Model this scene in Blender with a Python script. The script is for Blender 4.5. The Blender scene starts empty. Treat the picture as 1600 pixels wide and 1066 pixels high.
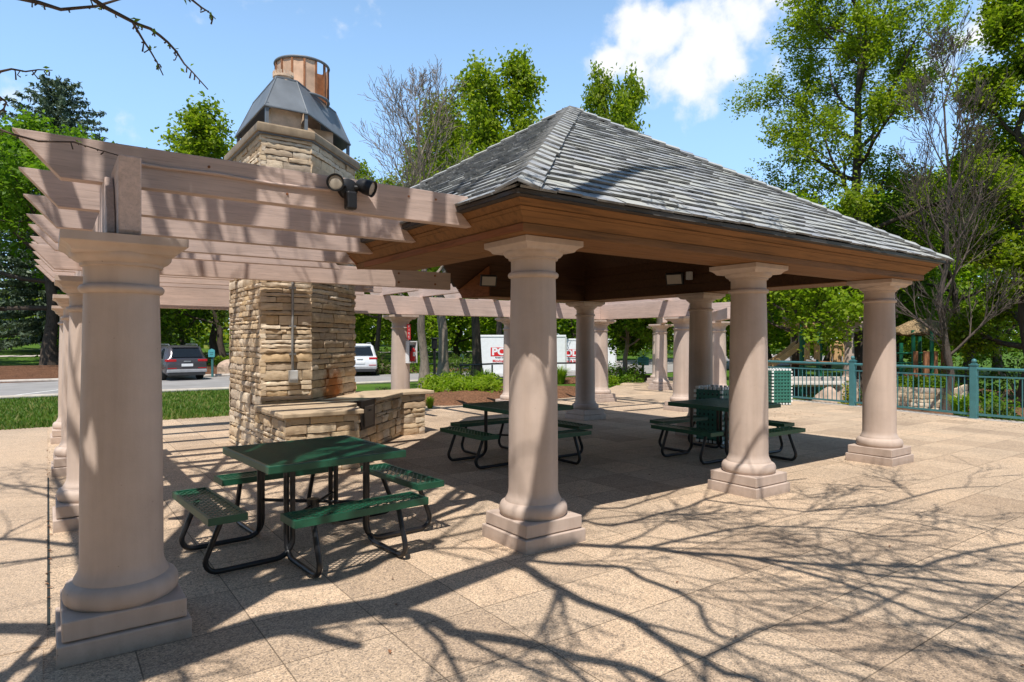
import bpy, bmesh, math, random
import numpy as np
from mathutils import Vector, Matrix

PI = math.pi
sc = bpy.context.scene
COL = sc.collection
# ------------------------------------------------------------------ camera frame
EYE = 1.65
FP = 1012.0                       # focal length in photo pixels (1600 wide)
YAW = math.atan2(1412.0, 1012.0)
FX, FY = math.cos(YAW), math.sin(YAW)
RX, RY = math.sin(YAW), -math.cos(YAW)

def at_depth(u, d):
    """plan position of a point seen in photo column u, d metres ahead"""
    l = (u - 800.0) / FP * d
    return (FX * d + RX * l, FY * d + RY * l)

def on_ground(u, v, z=0.0):
    d = (EYE - z) * FP / (v - 533.0)
    x, y = at_depth(u, d)
    return (x, y)

def sstep(a, b, x):
    t = min(1.0, max(0.0, (x - a) / (b - a)))
    return t * t * (3 - 2 * t)

def hgt(x, y):
    n = -0.30 * sstep(15.8, 27.0, y)
    if y > 40.0:
        n += 0.04 * (min(y, 150.0) - 40.0)
    e = sstep(13.6, 15.2, x - 0.4 * y)
    return n * (1 - e) + e * (-0.5 + max(0.0, 0.02 * (min(math.hypot(x, y), 150) - 32)))

# ------------------------------------------------------------------ mesh builder
class MB:
    def __init__(self):
        self.v = []; self.f = []
    def add(self, verts, faces):
        o = len(self.v)
        self.v.extend(tuple(p) for p in verts)
        self.f.extend(tuple(i + o for i in f) for f in faces)
        return self
    def box(self, x0, x1, y0, y1, z0, z1, M=None):
        vs = [(x0,y0,z0),(x1,y0,z0),(x1,y1,z0),(x0,y1,z0),(x0,y0,z1),(x1,y0,z1),(x1,y1,z1),(x0,y1,z1)]
        if M is not None: vs = [tuple(M @ Vector(p)) for p in vs]
        return self.add(vs, [(3,2,1,0),(4,5,6,7),(0,1,5,4),(1,2,6,5),(2,3,7,6),(3,0,4,7)])
    def bar(self, a, b, w, h, up=(0,0,1)):
        a = Vector(a); b = Vector(b); d = b - a; L = d.length
        if L < 1e-6: return self
        x = d / L; u = Vector(up); y = u.cross(x)
        if y.length < 1e-5: y = Vector((1,0,0)).cross(x)
        y.normalize(); z = x.cross(y)
        M = Matrix(((x.x,y.x,z.x,a.x),(x.y,y.y,z.y,a.y),(x.z,y.z,z.z,a.z),(0,0,0,1)))
        return self.box(0, L, -w/2, w/2, -h/2, h/2, M)
    def tube(self, pts, rad, n=8, cap=True):
        pts = [Vector(p) for p in pts]
        if not hasattr(rad, '__len__'): rad = [rad] * len(pts)
        o = len(self.v); m = len(pts); prev = None
        for i, p in enumerate(pts):
            t = (pts[min(i+1, m-1)] - pts[max(i-1, 0)])
            if t.length < 1e-9: t = Vector((0,0,1))
            t.normalize()
            if prev is None:
                a = Vector((0,0,1)) if abs(t.z) < 0.9 else Vector((1,0,0))
                s = t.cross(a).normalized()
            else:
                s = (prev - t * prev.dot(t))
                s = s.normalized() if s.length > 1e-6 else t.orthogonal().normalized()
            prev = s; q = t.cross(s)
            for k in range(n):
                c, si = math.cos(2*PI*k/n), math.sin(2*PI*k/n)
                self.v.append(tuple(p + (s*c + q*si) * rad[i]))
        for i in range(m-1):
            for k in range(n):
                k2 = (k+1) % n
                self.f.append((o+i*n+k, o+i*n+k2, o+(i+1)*n+k2, o+(i+1)*n+k))
        if cap:
            self.f.append(tuple(o+k for k in range(n))[::-1])
            self.f.append(tuple(o+(m-1)*n+k for k in range(n)))
        return self
    def lathe(self, prof, cx=0, cy=0, n=48):
        o = len(self.v)
        for r, z in prof:
            for k in range(n):
                self.v.append((cx + r*math.cos(2*PI*k/n), cy + r*math.sin(2*PI*k/n), z))
        for i in range(len(prof)-1):
            for k in range(n):
                k2 = (k+1) % n
                self.f.append((o+i*n+k, o+i*n+k2, o+(i+1)*n+k2, o+(i+1)*n+k))
        self.f.append(tuple(o+k for k in range(n))[::-1])
        self.f.append(tuple(o+(len(prof)-1)*n+k for k in range(n)))
        return self
    def loft(self, rings, close=False, cap=True):
        """rings: list of equal-length closed point loops"""
        o = len(self.v); n = len(rings[0])
        for r in rings: self.v.extend(tuple(p) for p in r)
        m = len(rings)
        for i in range(m if close else m-1):
            j = (i+1) % m
            for k in range(n):
                k2 = (k+1) % n
                self.f.append((o+i*n+k, o+i*n+k2, o+j*n+k2, o+j*n+k))
        if cap and not close:
            self.f.append(tuple(o+k for k in range(n))[::-1])
            self.f.append(tuple(o+(m-1)*n+k for k in range(n)))
        return self
    def prism(self, poly, z0, z1):
        return self.loft([[(x,y,z0) for x,y in poly], [(x,y,z1) for x,y in poly]])
    def build(self, name, mat, parent=None, smooth=None, bevel=0, seg=2, world=True):
        me = bpy.data.meshes.new(name)
        v = self.v
        if parent is not None and world:
            ox, oy, oz = origin_of(parent)
            v = [(x-ox, y-oy, z-oz) for x, y, z in v]
        me.from_pydata(v, [], self.f)
        me.update()
        o = bpy.data.objects.new(name, me); COL.objects.link(o)
        if mat is not None: me.materials.append(mat)
        if parent is not None: o.parent = parent
        if smooth is not None:
            me.polygons.foreach_set('use_smooth', [True]*len(me.polygons))
            if smooth < 180:
                try: me.set_sharp_from_angle(angle=math.radians(smooth))
                except Exception: pass
        if bevel:
            b = o.modifiers.new('bevel', 'BEVEL'); b.width = bevel; b.segments = seg
            b.limit_method = 'ANGLE'; b.angle_limit = math.radians(40)
        return o

def origin_of(o):
    x = y = z = 0.0
    while o is not None:
        x += o.location[0]; y += o.location[1]; z += o.location[2]
        o = o.parent
    return (x, y, z)

def tag(o, label, cat, group=None, kind=None):
    o['label'] = label; o['category'] = cat
    if group: o['group'] = group
    if kind: o['kind'] = kind
    return o
def thing(name, label, cat, loc=(0,0,0), rotz=0, group=None):
    o = bpy.data.objects.new(name, None); COL.objects.link(o)
    o.location = loc; o.rotation_euler = (0,0,rotz); o.empty_display_size = 0.2
    return tag(o, label, cat, group)
def structure(o):
    o['kind'] = 'structure'; return o
def copy_tree(o, parent=None):
    c = o.copy(); COL.objects.link(c); c.parent = parent
    for ch in list(o.children): copy_tree(ch, c)
    return c

def fast_mesh(name, verts, faces4, mat, parent=None, world=True):
    """numpy quads to a mesh object"""
    verts = np.asarray(verts, dtype=np.float32)
    if parent is not None and world:
        verts = verts - np.array(origin_of(parent), dtype=np.float32)
    nf = len(faces4)
    me = bpy.data.meshes.new(name)
    me.vertices.add(len(verts)); me.vertices.foreach_set('co', verts.ravel())
    me.loops.add(nf*4); me.loops.foreach_set('vertex_index', np.asarray(faces4, dtype=np.int32).ravel())
    me.polygons.add(nf)
    me.polygons.foreach_set('loop_start', np.arange(0, nf*4, 4, dtype=np.int32))
    me.polygons.foreach_set('loop_total', np.full(nf, 4, dtype=np.int32))
    me.update(calc_edges=True)
    me.materials.append(mat)
    o = bpy.data.objects.new(name, me); COL.objects.link(o)
    if parent is not None: o.parent = parent
    return o

# ------------------------------------------------------------------ materials
class NT:
    def __init__(self, name):
        self.m = bpy.data.materials.new(name); self.m.use_nodes = True
        self.t = self.m.node_tree; self.n = self.t.nodes
        self.b = self.n['Principled BSDF']; self.out = self.n['Material Output']
    def node(self, typ, **kw):
        x = self.n.new(typ)
        for k, v in kw.items():
            if k in x.inputs: x.inputs[k].default_value = v
            else: setattr(x, k, v)
        return x
    def link(self, a, b): self.t.links.new(a, b)
    def pos(self, scale=(1,1,1)):
        g = self.n.new('ShaderNodeNewGeometry')
        m = self.n.new('ShaderNodeMapping'); m.inputs['Scale'].default_value = scale
        self.link(g.outputs['Position'], m.inputs['Vector']); return m.outputs['Vector']
    def objco(self, scale=(1,1,1)):
        g = self.n.new('ShaderNodeTexCoord')
        m = self.n.new('ShaderNodeMapping'); m.inputs['Scale'].default_value = scale
        self.link(g.outputs['Object'], m.inputs['Vector']); return m.outputs['Vector']
    def noise(self, vec, scale, detail=4, rough=0.55, dist=0.0):
        x = self.node('ShaderNodeTexNoise'); x.inputs['Scale'].default_value = scale
        x.inputs['Detail'].default_value = detail; x.inputs['Roughness'].default_value = rough
        x.inputs['Distortion'].default_value = dist
        self.link(vec, x.inputs['Vector']); return x.outputs['Fac']
    def ramp(self, fac, stops, interp='LINEAR'):
        r = self.n.new('ShaderNodeValToRGB'); r.color_ramp.interpolation = interp
        e = r.color_ramp.elements
        while len(e) < len(stops): e.new(0.5)
        for i, (p, c) in enumerate(stops):
            e[i].position = p; e[i].color = (*c, 1) if len(c) == 3 else c
        self.link(fac, r.inputs['Fac']); return r.outputs['Color']
    def mix(self, fac, a, b, mode='MIX'):
        x = self.n.new('ShaderNodeMix'); x.data_type = 'RGBA'; x.blend_type = mode
        for s, val in (('Factor', fac), ('A', a), ('B', b)):
            tgt = [i for i in x.inputs if i.name == s and (i.type == 'VALUE' if s == 'Factor' else i.type == 'RGBA')][0]
            if isinstance(val, (int, float)): tgt.default_value = val
            elif isinstance(val, (tuple, list)): tgt.default_value = (*val, 1) if len(val) == 3 else val
            else: self.link(val, tgt)
        return [o for o in x.outputs if o.type == 'RGBA'][0]
    def math(self, op, a, b=None, c=None):
        x = self.n.new('ShaderNodeMath'); x.operation = op
        for i, val in enumerate((a, b, c)):
            if val is None: continue
            if isinstance(val, (int, float)): x.inputs[i].default_value = val
            else: self.link(val, x.inputs[i])
        return x.outputs[0]
    def island(self):
        return self.n.new('ShaderNodeNewGeometry').outputs['Random Per Island']
    def bump(self, h, strength=0.3, dist=0.01):
        b = self.n.new('ShaderNodeBump'); b.inputs['Strength'].default_value = strength
        b.inputs['Distance'].default_value = dist
        self.link(h, b.inputs['Height']); self.link(b.outputs['Normal'], self.b.inputs['Normal'])
    def color(self, c):
        if isinstance(c, (tuple, list)): self.b.inputs['Base Color'].default_value = (*c, 1)
        else: self.link(c, self.b.inputs['Base Color'])
    def set(self, rough=0.6, metal=0.0, spec=0.4):
        self.b.inputs['Roughness'].default_value = rough
        self.b.inputs['Metallic'].default_value = metal
        self.b.inputs['Specular IOR Level'].default_value = spec
        return self

def simple(name, col, rough=0.6, metal=0.0, spec=0.4, var=0.12, scale=6.0):
    m = NT(name); n = m.noise(m.objco(), scale, 5)
    a = tuple(c*(1-var) for c in col); b = tuple(min(1, c*(1+var)) for c in col)
    m.color(m.ramp(n, [(0.3, a), (0.7, b)])); m.set(rough, metal, spec)
    return m.m

def mat_aggregate(name, base, pebble=105.0, joints=True, contrast=1.0, tint=0.0):
    m = NT(name); p = m.pos()
    v = m.node('ShaderNodeTexVoronoi'); v.inputs['Scale'].default_value = pebble
    m.link(p, v.inputs['Vector'])
    sep = m.n.new('ShaderNodeSeparateColor'); m.link(v.outputs['Color'], sep.inputs[0])
    def s(k): return tuple(min(1, c*k) for c in base)
    lo = 1 - 0.58*contrast; hi = 1 + 0.5*contrast
    peb = m.ramp(sep.outputs[0], [(0.0, s(lo)), (0.16, tuple(x*y for x, y in zip(s(1-0.3*contrast), (0.95, 1.0, 1.12)))),
                                  (0.38, s(0.97)), (0.66, s(1.08)), (0.9, s(hi)), (1.0, s(1.3))])
    big = m.noise(p, 0.55, 5, 0.6)
    c = m.mix(0.75, peb, m.ramp(big, [(0.25, (0.72,0.72,0.73)), (0.5, (0.97,0.97,0.97)), (0.75, (1.12,1.09,1.05))]), 'MULTIPLY')
    mid = m.noise(p, 5.0, 4, 0.6)
    c = m.mix(0.35, c, m.ramp(mid, [(0.3, (0.78,0.76,0.74)), (0.7, (1.08,1.08,1.08))]), 'MULTIPLY')
    h = v.outputs['Distance']
    hh = m.math('MULTIPLY', h, -0.5)
    if joints:
        sp = m.n.new('ShaderNodeSeparateXYZ'); m.link(p, sp.inputs[0])
        masks = []; cells = []
        for ax, off in (('X', 0.98), ('Y', 1.567)):
            t = m.math('DIVIDE', m.math('SUBTRACT', sp.outputs[ax], off), 0.6)
            cells.append(m.math('FLOOR', t))
            fr = m.math('FRACT', t)
            dist = m.math('MINIMUM', fr, m.math('SUBTRACT', 1.0, fr))
            masks.append(m.math('LESS_THAN', dist, 0.0062))
        j = m.math('MAXIMUM', masks[0], masks[1])
        cx = m.n.new('ShaderNodeCombineXYZ'); m.link(cells[0], cx.inputs[0]); m.link(cells[1], cx.inputs[1])
        wn = m.node('ShaderNodeTexWhiteNoise'); m.link(cx.outputs[0], wn.inputs['Vector'])
        tilec = m.ramp(wn.outputs['Value'], [(0.0, (0.78,0.76,0.75)), (0.5, (0.96,0.96,0.96)), (1.0, (1.08,1.05,1.02))])
        c = m.mix(1.0, c, tilec, 'MULTIPLY')
        wear = m.noise(p, 2.2, 3)
        jf = m.math('MULTIPLY', j, m.math('ADD', 0.35, m.math('MULTIPLY', wear, 0.75)))
        c = m.mix(jf, c, (0.10, 0.075, 0.05))
        hh = m.math('SUBTRACT', hh, m.math('MULTIPLY', j, 0.8))
    m.color(c); m.set(0.85, 0, 0.25); m.bump(hh, 0.55, 0.006)
    return m.m

def mat_paint(name, col, stain=0.2):
    m = NT(name); p = m.pos()
    n = m.noise(p, 1.6, 5, 0.65)
    streak = m.noise(m.pos((9, 9, 0.8)), 1.0, 4)
    c = m.ramp(n, [(0.25, tuple(x*(1-stain) for x in col)), (0.6, col), (0.85, tuple(min(1, x*1.08) for x in col))])
    c = m.mix(0.6, c, m.ramp(streak, [(0.3, (0.80,0.77,0.74)), (0.6, (1,1,1))]), 'MULTIPLY')
    sp = m.n.new('ShaderNodeSeparateXYZ'); m.link(p, sp.inputs[0])
    dn = m.noise(p, 14, 5, 0.7)
    vo = m.node('ShaderNodeTexVoronoi'); vo.inputs['Scale'].default_value = 9.0; m.link(p, vo.inputs['Vector'])
    chip = m.math('MULTIPLY', m.math('LESS_THAN', vo.outputs['Distance'], m.math('MULTIPLY', m.noise(p, 3.0, 2), 0.075)), 0.6)
    c = m.mix(chip, c, (0.30, 0.23, 0.19))
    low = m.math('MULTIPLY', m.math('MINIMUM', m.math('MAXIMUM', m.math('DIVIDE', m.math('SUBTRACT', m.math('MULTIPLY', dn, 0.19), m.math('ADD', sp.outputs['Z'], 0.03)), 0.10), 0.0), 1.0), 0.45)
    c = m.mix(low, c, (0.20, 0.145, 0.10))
    m.color(c); m.set(0.62, 0, 0.3)
    m.bump(m.math('ADD', m.noise(p, 120, 2), m.math('MULTIPLY', m.noise(p, 18, 3), 1.0)), 0.14, 0.006)
    return m.m

def mat_wood(name, col, axis='X', crack=0.5, board=0.0, dark=0.55):
    m = NT(name)
    sc_ = {'X': (1.3, 26, 26), 'Y': (26, 1.3, 26), 'Z': (26, 26, 1.3)}[axis]
    g = m.noise(m.pos(sc_), 1.0, 6, 0.65, 0.6)
    fine = m.noise(m.pos(tuple(s*4 for s in sc_)), 1.0, 3, 0.6)
    patch = m.noise(m.pos(), 1.3, 4)
    c = m.ramp(g, [(0.28, tuple(x*dark for x in col)), (0.5, col), (0.75, tuple(min(1, x*1.18) for x in col))])
    c = m.mix(0.5, c, m.ramp(patch, [(0.3, (0.72,0.70,0.68)), (0.7, (1.08,1.06,1.04))]), 'MULTIPLY')
    c = m.mix(0.35, c, m.ramp(fine, [(0.34, (0.55,0.53,0.52)), (0.46, (1,1,1))]), 'MULTIPLY')
    isl = m.island()
    c = m.mix(0.5, c, m.ramp(isl, [(0, (0.8,0.8,0.8)), (1, (1.12,1.1,1.08))]), 'MULTIPLY')
    m.color(c); m.set(0.68, 0, 0.25)
    m.bump(m.math('ADD', g, m.math('MULTIPLY', fine, crack)), 0.22, 0.008)
    return m.m

def mat_stone(name):
    m = NT(name); p = m.pos(); isl = m.island()
    c = m.ramp(isl, [(0.0, (0.44,0.32,0.21)), (0.13, (0.70,0.55,0.38)), (0.28, (0.60,0.48,0.34)), (0.42, (0.78,0.66,0.51)),
                     (0.56, (0.54,0.45,0.36)), (0.68, (0.72,0.53,0.31)), (0.80, (0.84,0.74,0.60)), (0.90, (0.62,0.48,0.33)), (1.0, (0.40,0.33,0.26))])
    n1 = m.noise(p, 9, 6, 0.7); n2 = m.noise(m.pos((4, 4, 26)), 1.0, 5, 0.6)
    c = m.mix(0.8, c, m.ramp(n1, [(0.25, (0.60,0.54,0.48)), (0.5, (1,0.98,0.96)), (0.8, (1.15,1.12,1.05))]), 'MULTIPLY')
    c = m.mix(0.5, c, m.ramp(n2, [(0.3, (0.72,0.66,0.58)), (0.65, (1.06,1.05,1.03))]), 'MULTIPLY')
    # rust stain beneath the flue door
    d = m.n.new('ShaderNodeVectorMath'); d.operation = 'DISTANCE'
    d.inputs[1].default_value = (3.66, 9.93, 0.90); m.link(p, d.inputs[0])
    r = m.math('SUBTRACT', 1.0, m.math('DIVIDE', m.math('ADD', d.outputs['Value'], m.math('MULTIPLY', m.math('SUBTRACT', n1, 0.5), 0.45)), 0.42))
    r = m.math('MINIMUM', m.math('MAXIMUM', m.math('MULTIPLY', r, 1.7), 0.0), 0.88)
    c = m.mix(r, c, (0.42, 0.13, 0.02))
    m.color(c); m.set(0.88, 0, 0.2)
    m.bump(m.math('ADD', m.noise(p, 28, 5, 0.7), m.math('MULTIPLY', m.noise(m.pos((6, 6, 30)), 1.0, 4), 0.8)), 0.5, 0.012)
    return m.m

def mat_slate(name):
    m = NT(name); p = m.pos(); isl = m.island()
    c = m.ramp(isl, [(0.0, (0.32,0.335,0.36)), (0.2, (0.40,0.405,0.41)), (0.4, (0.45,0.455,0.42)), (0.6, (0.37,0.38,0.40)),
                     (0.8, (0.49,0.485,0.44)), (1.0, (0.42,0.425,0.44))])
    n = m.noise(p, 22, 5, 0.7); n2 = m.noise(p, 3, 4)
    c = m.mix(0.5, c, m.ramp(n, [(0.3, (0.66,0.67,0.68)), (0.7, (1.16,1.15,1.12))]), 'MULTIPLY')
    c = m.mix(0.4, c, m.ramp(n2, [(0.35, (0.85,0.9,1.0)), (0.65, (1.1,1.08,0.98))]), 'MULTIPLY')
    m.color(c); m.set(0.6, 0, 0.4); m.bump(n, 0.4, 0.006)
    return m.m

def mat_leaf(name, cols, trans=0.4, spec=0.25, rough=0.5):
    m = NT(name); isl = m.island()
    k = len(cols)
    c = m.ramp(isl, [(i/(k-1), cols[i]) for i in range(k)])
    n = m.noise(m.pos(), 0.55, 3)
    c = m.mix(0.6, c, m.ramp(n, [(0.3, (0.7,0.74,0.8)), (0.7, (1.18,1.12,0.95))]), 'MULTIPLY')
    m.color(c); m.set(rough, 0, spec)
    t = m.n.new('ShaderNodeBsdfTranslucent')
    tc = m.mix(1.0, c, (1.35, 1.5, 0.7), 'MULTIPLY'); m.link(tc, t.inputs['Color'])
    ms = m.n.new('ShaderNodeMixShader'); ms.inputs[0].default_value = trans
    m.link(m.b.outputs[0], ms.inputs[1]); m.link(t.outputs[0], ms.inputs[2])
    m.link(ms.outputs[0], m.out.inputs['Surface'])
    return m.m

def mat_bark(name, col):
    m = NT(name); g = m.noise(m.pos((14, 14, 2.2)), 1.0, 6, 0.7, 0.5)
    n = m.noise(m.pos(), 2.0, 4)
    c = m.ramp(g, [(0.3, tuple(x*0.45 for x in col)), (0.5, col), (0.75, tuple(min(1, x*1.35) for x in col))])
    c = m.mix(0.5, c, m.ramp(n, [(0.3, (0.7,0.7,0.7)), (0.7, (1.15,1.12,1.1))]), 'MULTIPLY')
    m.color(c); m.set(0.9, 0, 0.15); m.bump(g, 0.7, 0.03)
    return m.m

def mat_grass(name, a, b, dry):
    m = NT(name); p = m.pos()
    n = m.noise(p, 0.45, 5, 0.6); f = m.noise(p, 22, 4, 0.7)
    c = m.ramp(n, [(0.3, a), (0.6, b), (0.8, dry)])
    c = m.mix(0.8, c, m.ramp(f, [(0.3, (0.5,0.55,0.5)), (0.7, (1.3,1.25,1.1))]), 'MULTIPLY')
    m.color(c); m.set(0.9, 0, 0.1); m.bump(f, 0.8, 0.04)
    return m.m

def mat_mulch(name, col):
    m = NT(name); p = m.pos()
    v = m.node('ShaderNodeTexVoronoi'); v.inputs['Scale'].default_value = 26; m.link(m.pos((1, 2.2, 1)), v.inputs['Vector'])
    sep = m.n.new('ShaderNodeSeparateColor'); m.link(v.outputs['Color'], sep.inputs[0])
    c = m.ramp(sep.outputs[0], [(0, tuple(x*0.4 for x in col)), (0.5, col), (1, tuple(x*1.7 for x in col))])
    c = m.mix(0.6, c, m.ramp(m.noise(p, 1.1, 4), [(0.3, (0.7,0.7,0.7)), (0.7, (1.2,1.15,1.1))]), 'MULTIPLY')
    m.color(c); m.set(0.95, 0, 0.1); m.bump(sep.outputs[1], 0.9, 0.04)
    return m.m

M = {}
M['patio'] = mat_aggregate('exposed_aggregate', (0.535, 0.402, 0.280), 128, True, 0.9)
M['path'] = mat_aggregate('brushed_concrete', (0.50, 0.375, 0.264), 150, False, 0.7)
M['paint'] = mat_paint('column_paint', (0.575, 0.455, 0.380))
M['raft_x'] = mat_wood('painted_timber_x', (0.63, 0.485, 0.42), 'X', 0.6, dark=0.84)
M['raft_y'] = mat_wood('painted_timber_y', (0.63, 0.485, 0.42), 'Y', 0.6, dark=0.84)
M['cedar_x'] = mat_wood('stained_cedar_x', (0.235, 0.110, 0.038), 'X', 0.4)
M['cedar_y'] = mat_wood('stained_cedar_y', (0.235, 0.110, 0.038), 'Y', 0.4)
M['cedar_red'] = mat_wood('red_cedar_y', (0.27, 0.10, 0.038), 'Y', 0.4)
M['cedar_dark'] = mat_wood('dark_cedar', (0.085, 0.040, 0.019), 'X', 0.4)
M['slate'] = mat_slate('slate_shingle')
M['slate_edge_shade'] = simple('slate_shadow_line', (0.215,0.215,0.21), 0.9, 0, 0.2, 0.4, 9)  # darker tone paints in the shadow lines between slate courses
M['underlay'] = simple('roof_underlay', (0.06,0.055,0.05), 0.9)
M['gutter'] = simple('dark_drip_edge', (0.055,0.045,0.038), 0.5)
M['stone'] = mat_stone('ledge_stone')
M['mortar'] = simple('mortar', (0.085,0.065,0.048), 0.95)
M['slab'] = mat_paint('sandstone_slab', (0.60,0.46,0.31), 0.25)
M['capstone'] = mat_paint('capstone', (0.38,0.285,0.185), 0.6)
M['zinc'] = simple('grey_sheet_metal', (0.165,0.182,0.20), 0.55, 0.2, 0.4, 0.2, 3)
M['copper'] = simple('weathered_copper', (0.62,0.40,0.26), 0.5, 0.25, 0.5, 0.3, 5)
M['copper_dark'] = simple('rusted_copper', (0.30,0.125,0.055), 0.6, 0.3, 0.4, 0.35, 9)
M['clay'] = simple('flue_clay', (0.62,0.46,0.33), 0.8, 0, 0.3, 0.2, 8)
M['green'] = simple('green_coating', (0.011,0.088,0.046), 0.38, 0, 0.5, 0.18, 12)
M['black'] = simple('black_powder_coat', (0.012,0.012,0.014), 0.35, 0, 0.5)
M['blacklight'] = simple('black_plastic', (0.018,0.018,0.02), 0.45)
M['lens'] = simple('lamp_lens', (0.46,0.41,0.34), 0.25, 0, 0.6, 0.05)
M['conduit'] = simple('grey_conduit', (0.36,0.36,0.36), 0.45, 0.5)
M['boxgrey'] = simple('grey_box', (0.55,0.55,0.54), 0.5)
M['white'] = simple('white_enamel', (0.78,0.79,0.80), 0.4, 0, 0.5, 0.05)
M['red'] = simple('red_enamel', (0.62,0.025,0.03), 0.4, 0, 0.5, 0.08)
M['blackprint'] = simple('black_print', (0.02,0.02,0.02), 0.6)
M['teal'] = simple('teal_paint', (0.055,0.175,0.185), 0.45, 0, 0.45, 0.12)
M['tealsign'] = simple('teal_sign', (0.09,0.36,0.38), 0.55)
M['tealbin'] = simple('green_lattice', (0.035,0.16,0.12), 0.5)
M['bin_edge_glint'] = simple('painted_sun_edge', (0.80,0.81,0.77), 0.6)  # pale colour imitates sun catching the bent panel corners
M['bindark'] = simple('dark_liner', (0.02,0.025,0.022), 0.7)
M['playgreen'] = simple('play_green', (0.012,0.14,0.075), 0.4)
M['playtan'] = simple('play_tan', (0.55,0.34,0.16), 0.6)
M['playbrown'] = simple('play_brown', (0.36,0.15,0.07), 0.6)
M['playroof'] = mat_mulch('thatch_roof', (0.40,0.28,0.16))
M['asphalt'] = simple('asphalt', (0.30,0.285,0.275), 0.9, 0, 0.2, 0.15, 1.2)
M['kerb'] = simple('kerb_concrete', (0.52,0.46,0.40), 0.85, 0, 0.2, 0.15, 4)
M['line'] = simple('road_paint', (0.75,0.74,0.70), 0.8)
M['lawn'] = mat_grass('lawn', (0.055,0.125,0.016), (0.10,0.175,0.027), (0.22,0.20,0.08))
M['blade'] = mat_leaf('grass_blade', [(0.055,0.12,0.014),(0.10,0.185,0.022),(0.16,0.22,0.04),(0.27,0.24,0.09)], 0.35)
M['mulch'] = mat_mulch('bark_mulch', (0.20,0.10,0.055))
M['mulchdark'] = mat_mulch('needle_mulch', (0.17,0.085,0.05))
M['rock'] = simple('boulder_granite', (0.46,0.33,0.25), 0.85, 0, 0.2, 0.25, 5)
M['leaf_a'] = mat_leaf('leaf_spring', [(0.11,0.165,0.010),(0.185,0.26,0.014),(0.25,0.315,0.020),(0.32,0.36,0.03)], 0.5)
M['leaf_b'] = mat_leaf('leaf_mid', [(0.075,0.15,0.012),(0.13,0.235,0.016),(0.20,0.315,0.022)], 0.5)
M['leaf_c'] = mat_leaf('leaf_deep', [(0.045,0.085,0.012),(0.08,0.135,0.016),(0.125,0.19,0.025)], 0.4)
M['leaf_y'] = mat_leaf('leaf_fresh', [(0.15,0.245,0.012),(0.22,0.325,0.02),(0.29,0.37,0.03)], 0.5)
M['needle'] = mat_leaf('spruce_needle', [(0.065,0.095,0.066),(0.105,0.145,0.10),(0.16,0.205,0.145)], 0.15)
M['bud'] = mat_leaf('leaf_bud', [(0.16,0.26,0.03),(0.22,0.32,0.05)], 0.45)
M['purple'] = mat_leaf('barberry', [(0.05,0.02,0.03),(0.09,0.035,0.045)], 0.2)
M['yellowleaf'] = mat_leaf('golden_leaf', [(0.32,0.32,0.01),(0.45,0.42,0.02)], 0.4)
M['bark'] = mat_bark('grey_bark', (0.24,0.195,0.155))
M['bark_dark'] = mat_bark('dark_bark', (0.085,0.065,0.05))
M['twig'] = mat_bark('twig_bark', (0.11,0.085,0.07))
M['carpaint'] = simple('grey_car_paint', (0.105,0.095,0.105), 0.25, 0.5, 0.6, 0.05)
M['carwhite'] = simple('white_car_paint', (0.78,0.80,0.83), 0.25, 0.0, 0.6, 0.04)
M['carglass'] = simple('dark_car_glass', (0.012,0.016,0.02), 0.08, 0, 0.7, 0.05)
M['rubber'] = simple('rubber', (0.015,0.015,0.015), 0.8)
M['alloy'] = simple('alloy', (0.55,0.55,0.56), 0.3, 0.8)
M['taillight'] = simple('tail_lamp', (0.45,0.012,0.018), 0.2, 0, 0.6)
M['trimgrey'] = simple('bumper_trim', (0.38,0.38,0.39), 0.45, 0.3)
M['darktrim'] = simple('dark_trim', (0.03,0.03,0.032), 0.6)

# ------------------------------------------------------------------ world, sun, camera
SUN_DIR = Vector((1.03, 1.10, -2.74)).normalized()       # the way light travels
w = bpy.data.worlds.new('World'); sc.world = w; w.use_nodes = True
nt = w.node_tree; nt.nodes.clear()
out = nt.nodes.new('ShaderNodeOutputWorld'); bg = nt.nodes.new('ShaderNodeBackground')
sky = nt.nodes.new('ShaderNodeTexSky'); sky.sky_type = 'NISHITA'; sky.sun_disc = False
sky.sun_elevation = math.asin(-SUN_DIR.z)
sky.sun_rotation = math.atan2(-SUN_DIR.x, -SUN_DIR.y)
sky.altitude = 1700; sky.air_density = 1.25; sky.dust_density = 0.05; sky.ozone_density = 1.3
bg.inputs['Strength'].default_value = 0.075
def wn(t): return nt.nodes.new(t)
tc = wn('ShaderNodeTexCoord')
nz = wn('ShaderNodeTexNoise'); nz.inputs['Scale'].default_value = 9.0; nz.inputs['Detail'].default_value = 9; nz.inputs['Roughness'].default_value = 0.62
nt.links.new(tc.outputs['Generated'], nz.inputs['Vector'])
nz2 = wn('ShaderNodeTexNoise'); nz2.inputs['Scale'].default_value = 26.0; nz2.inputs['Detail'].default_value = 6
nt.links.new(tc.outputs['Generated'], nz2.inputs['Vector'])
def wmath(op, a, b=None):
    x = wn('ShaderNodeMath'); x.operation = op
    for i, v in enumerate((a, b)):
        if v is None: continue
        if isinstance(v, (int, float)): x.inputs[i].default_value = v
        else: nt.links.new(v, x.inputs[i])
    return x.outputs[0]
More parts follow.
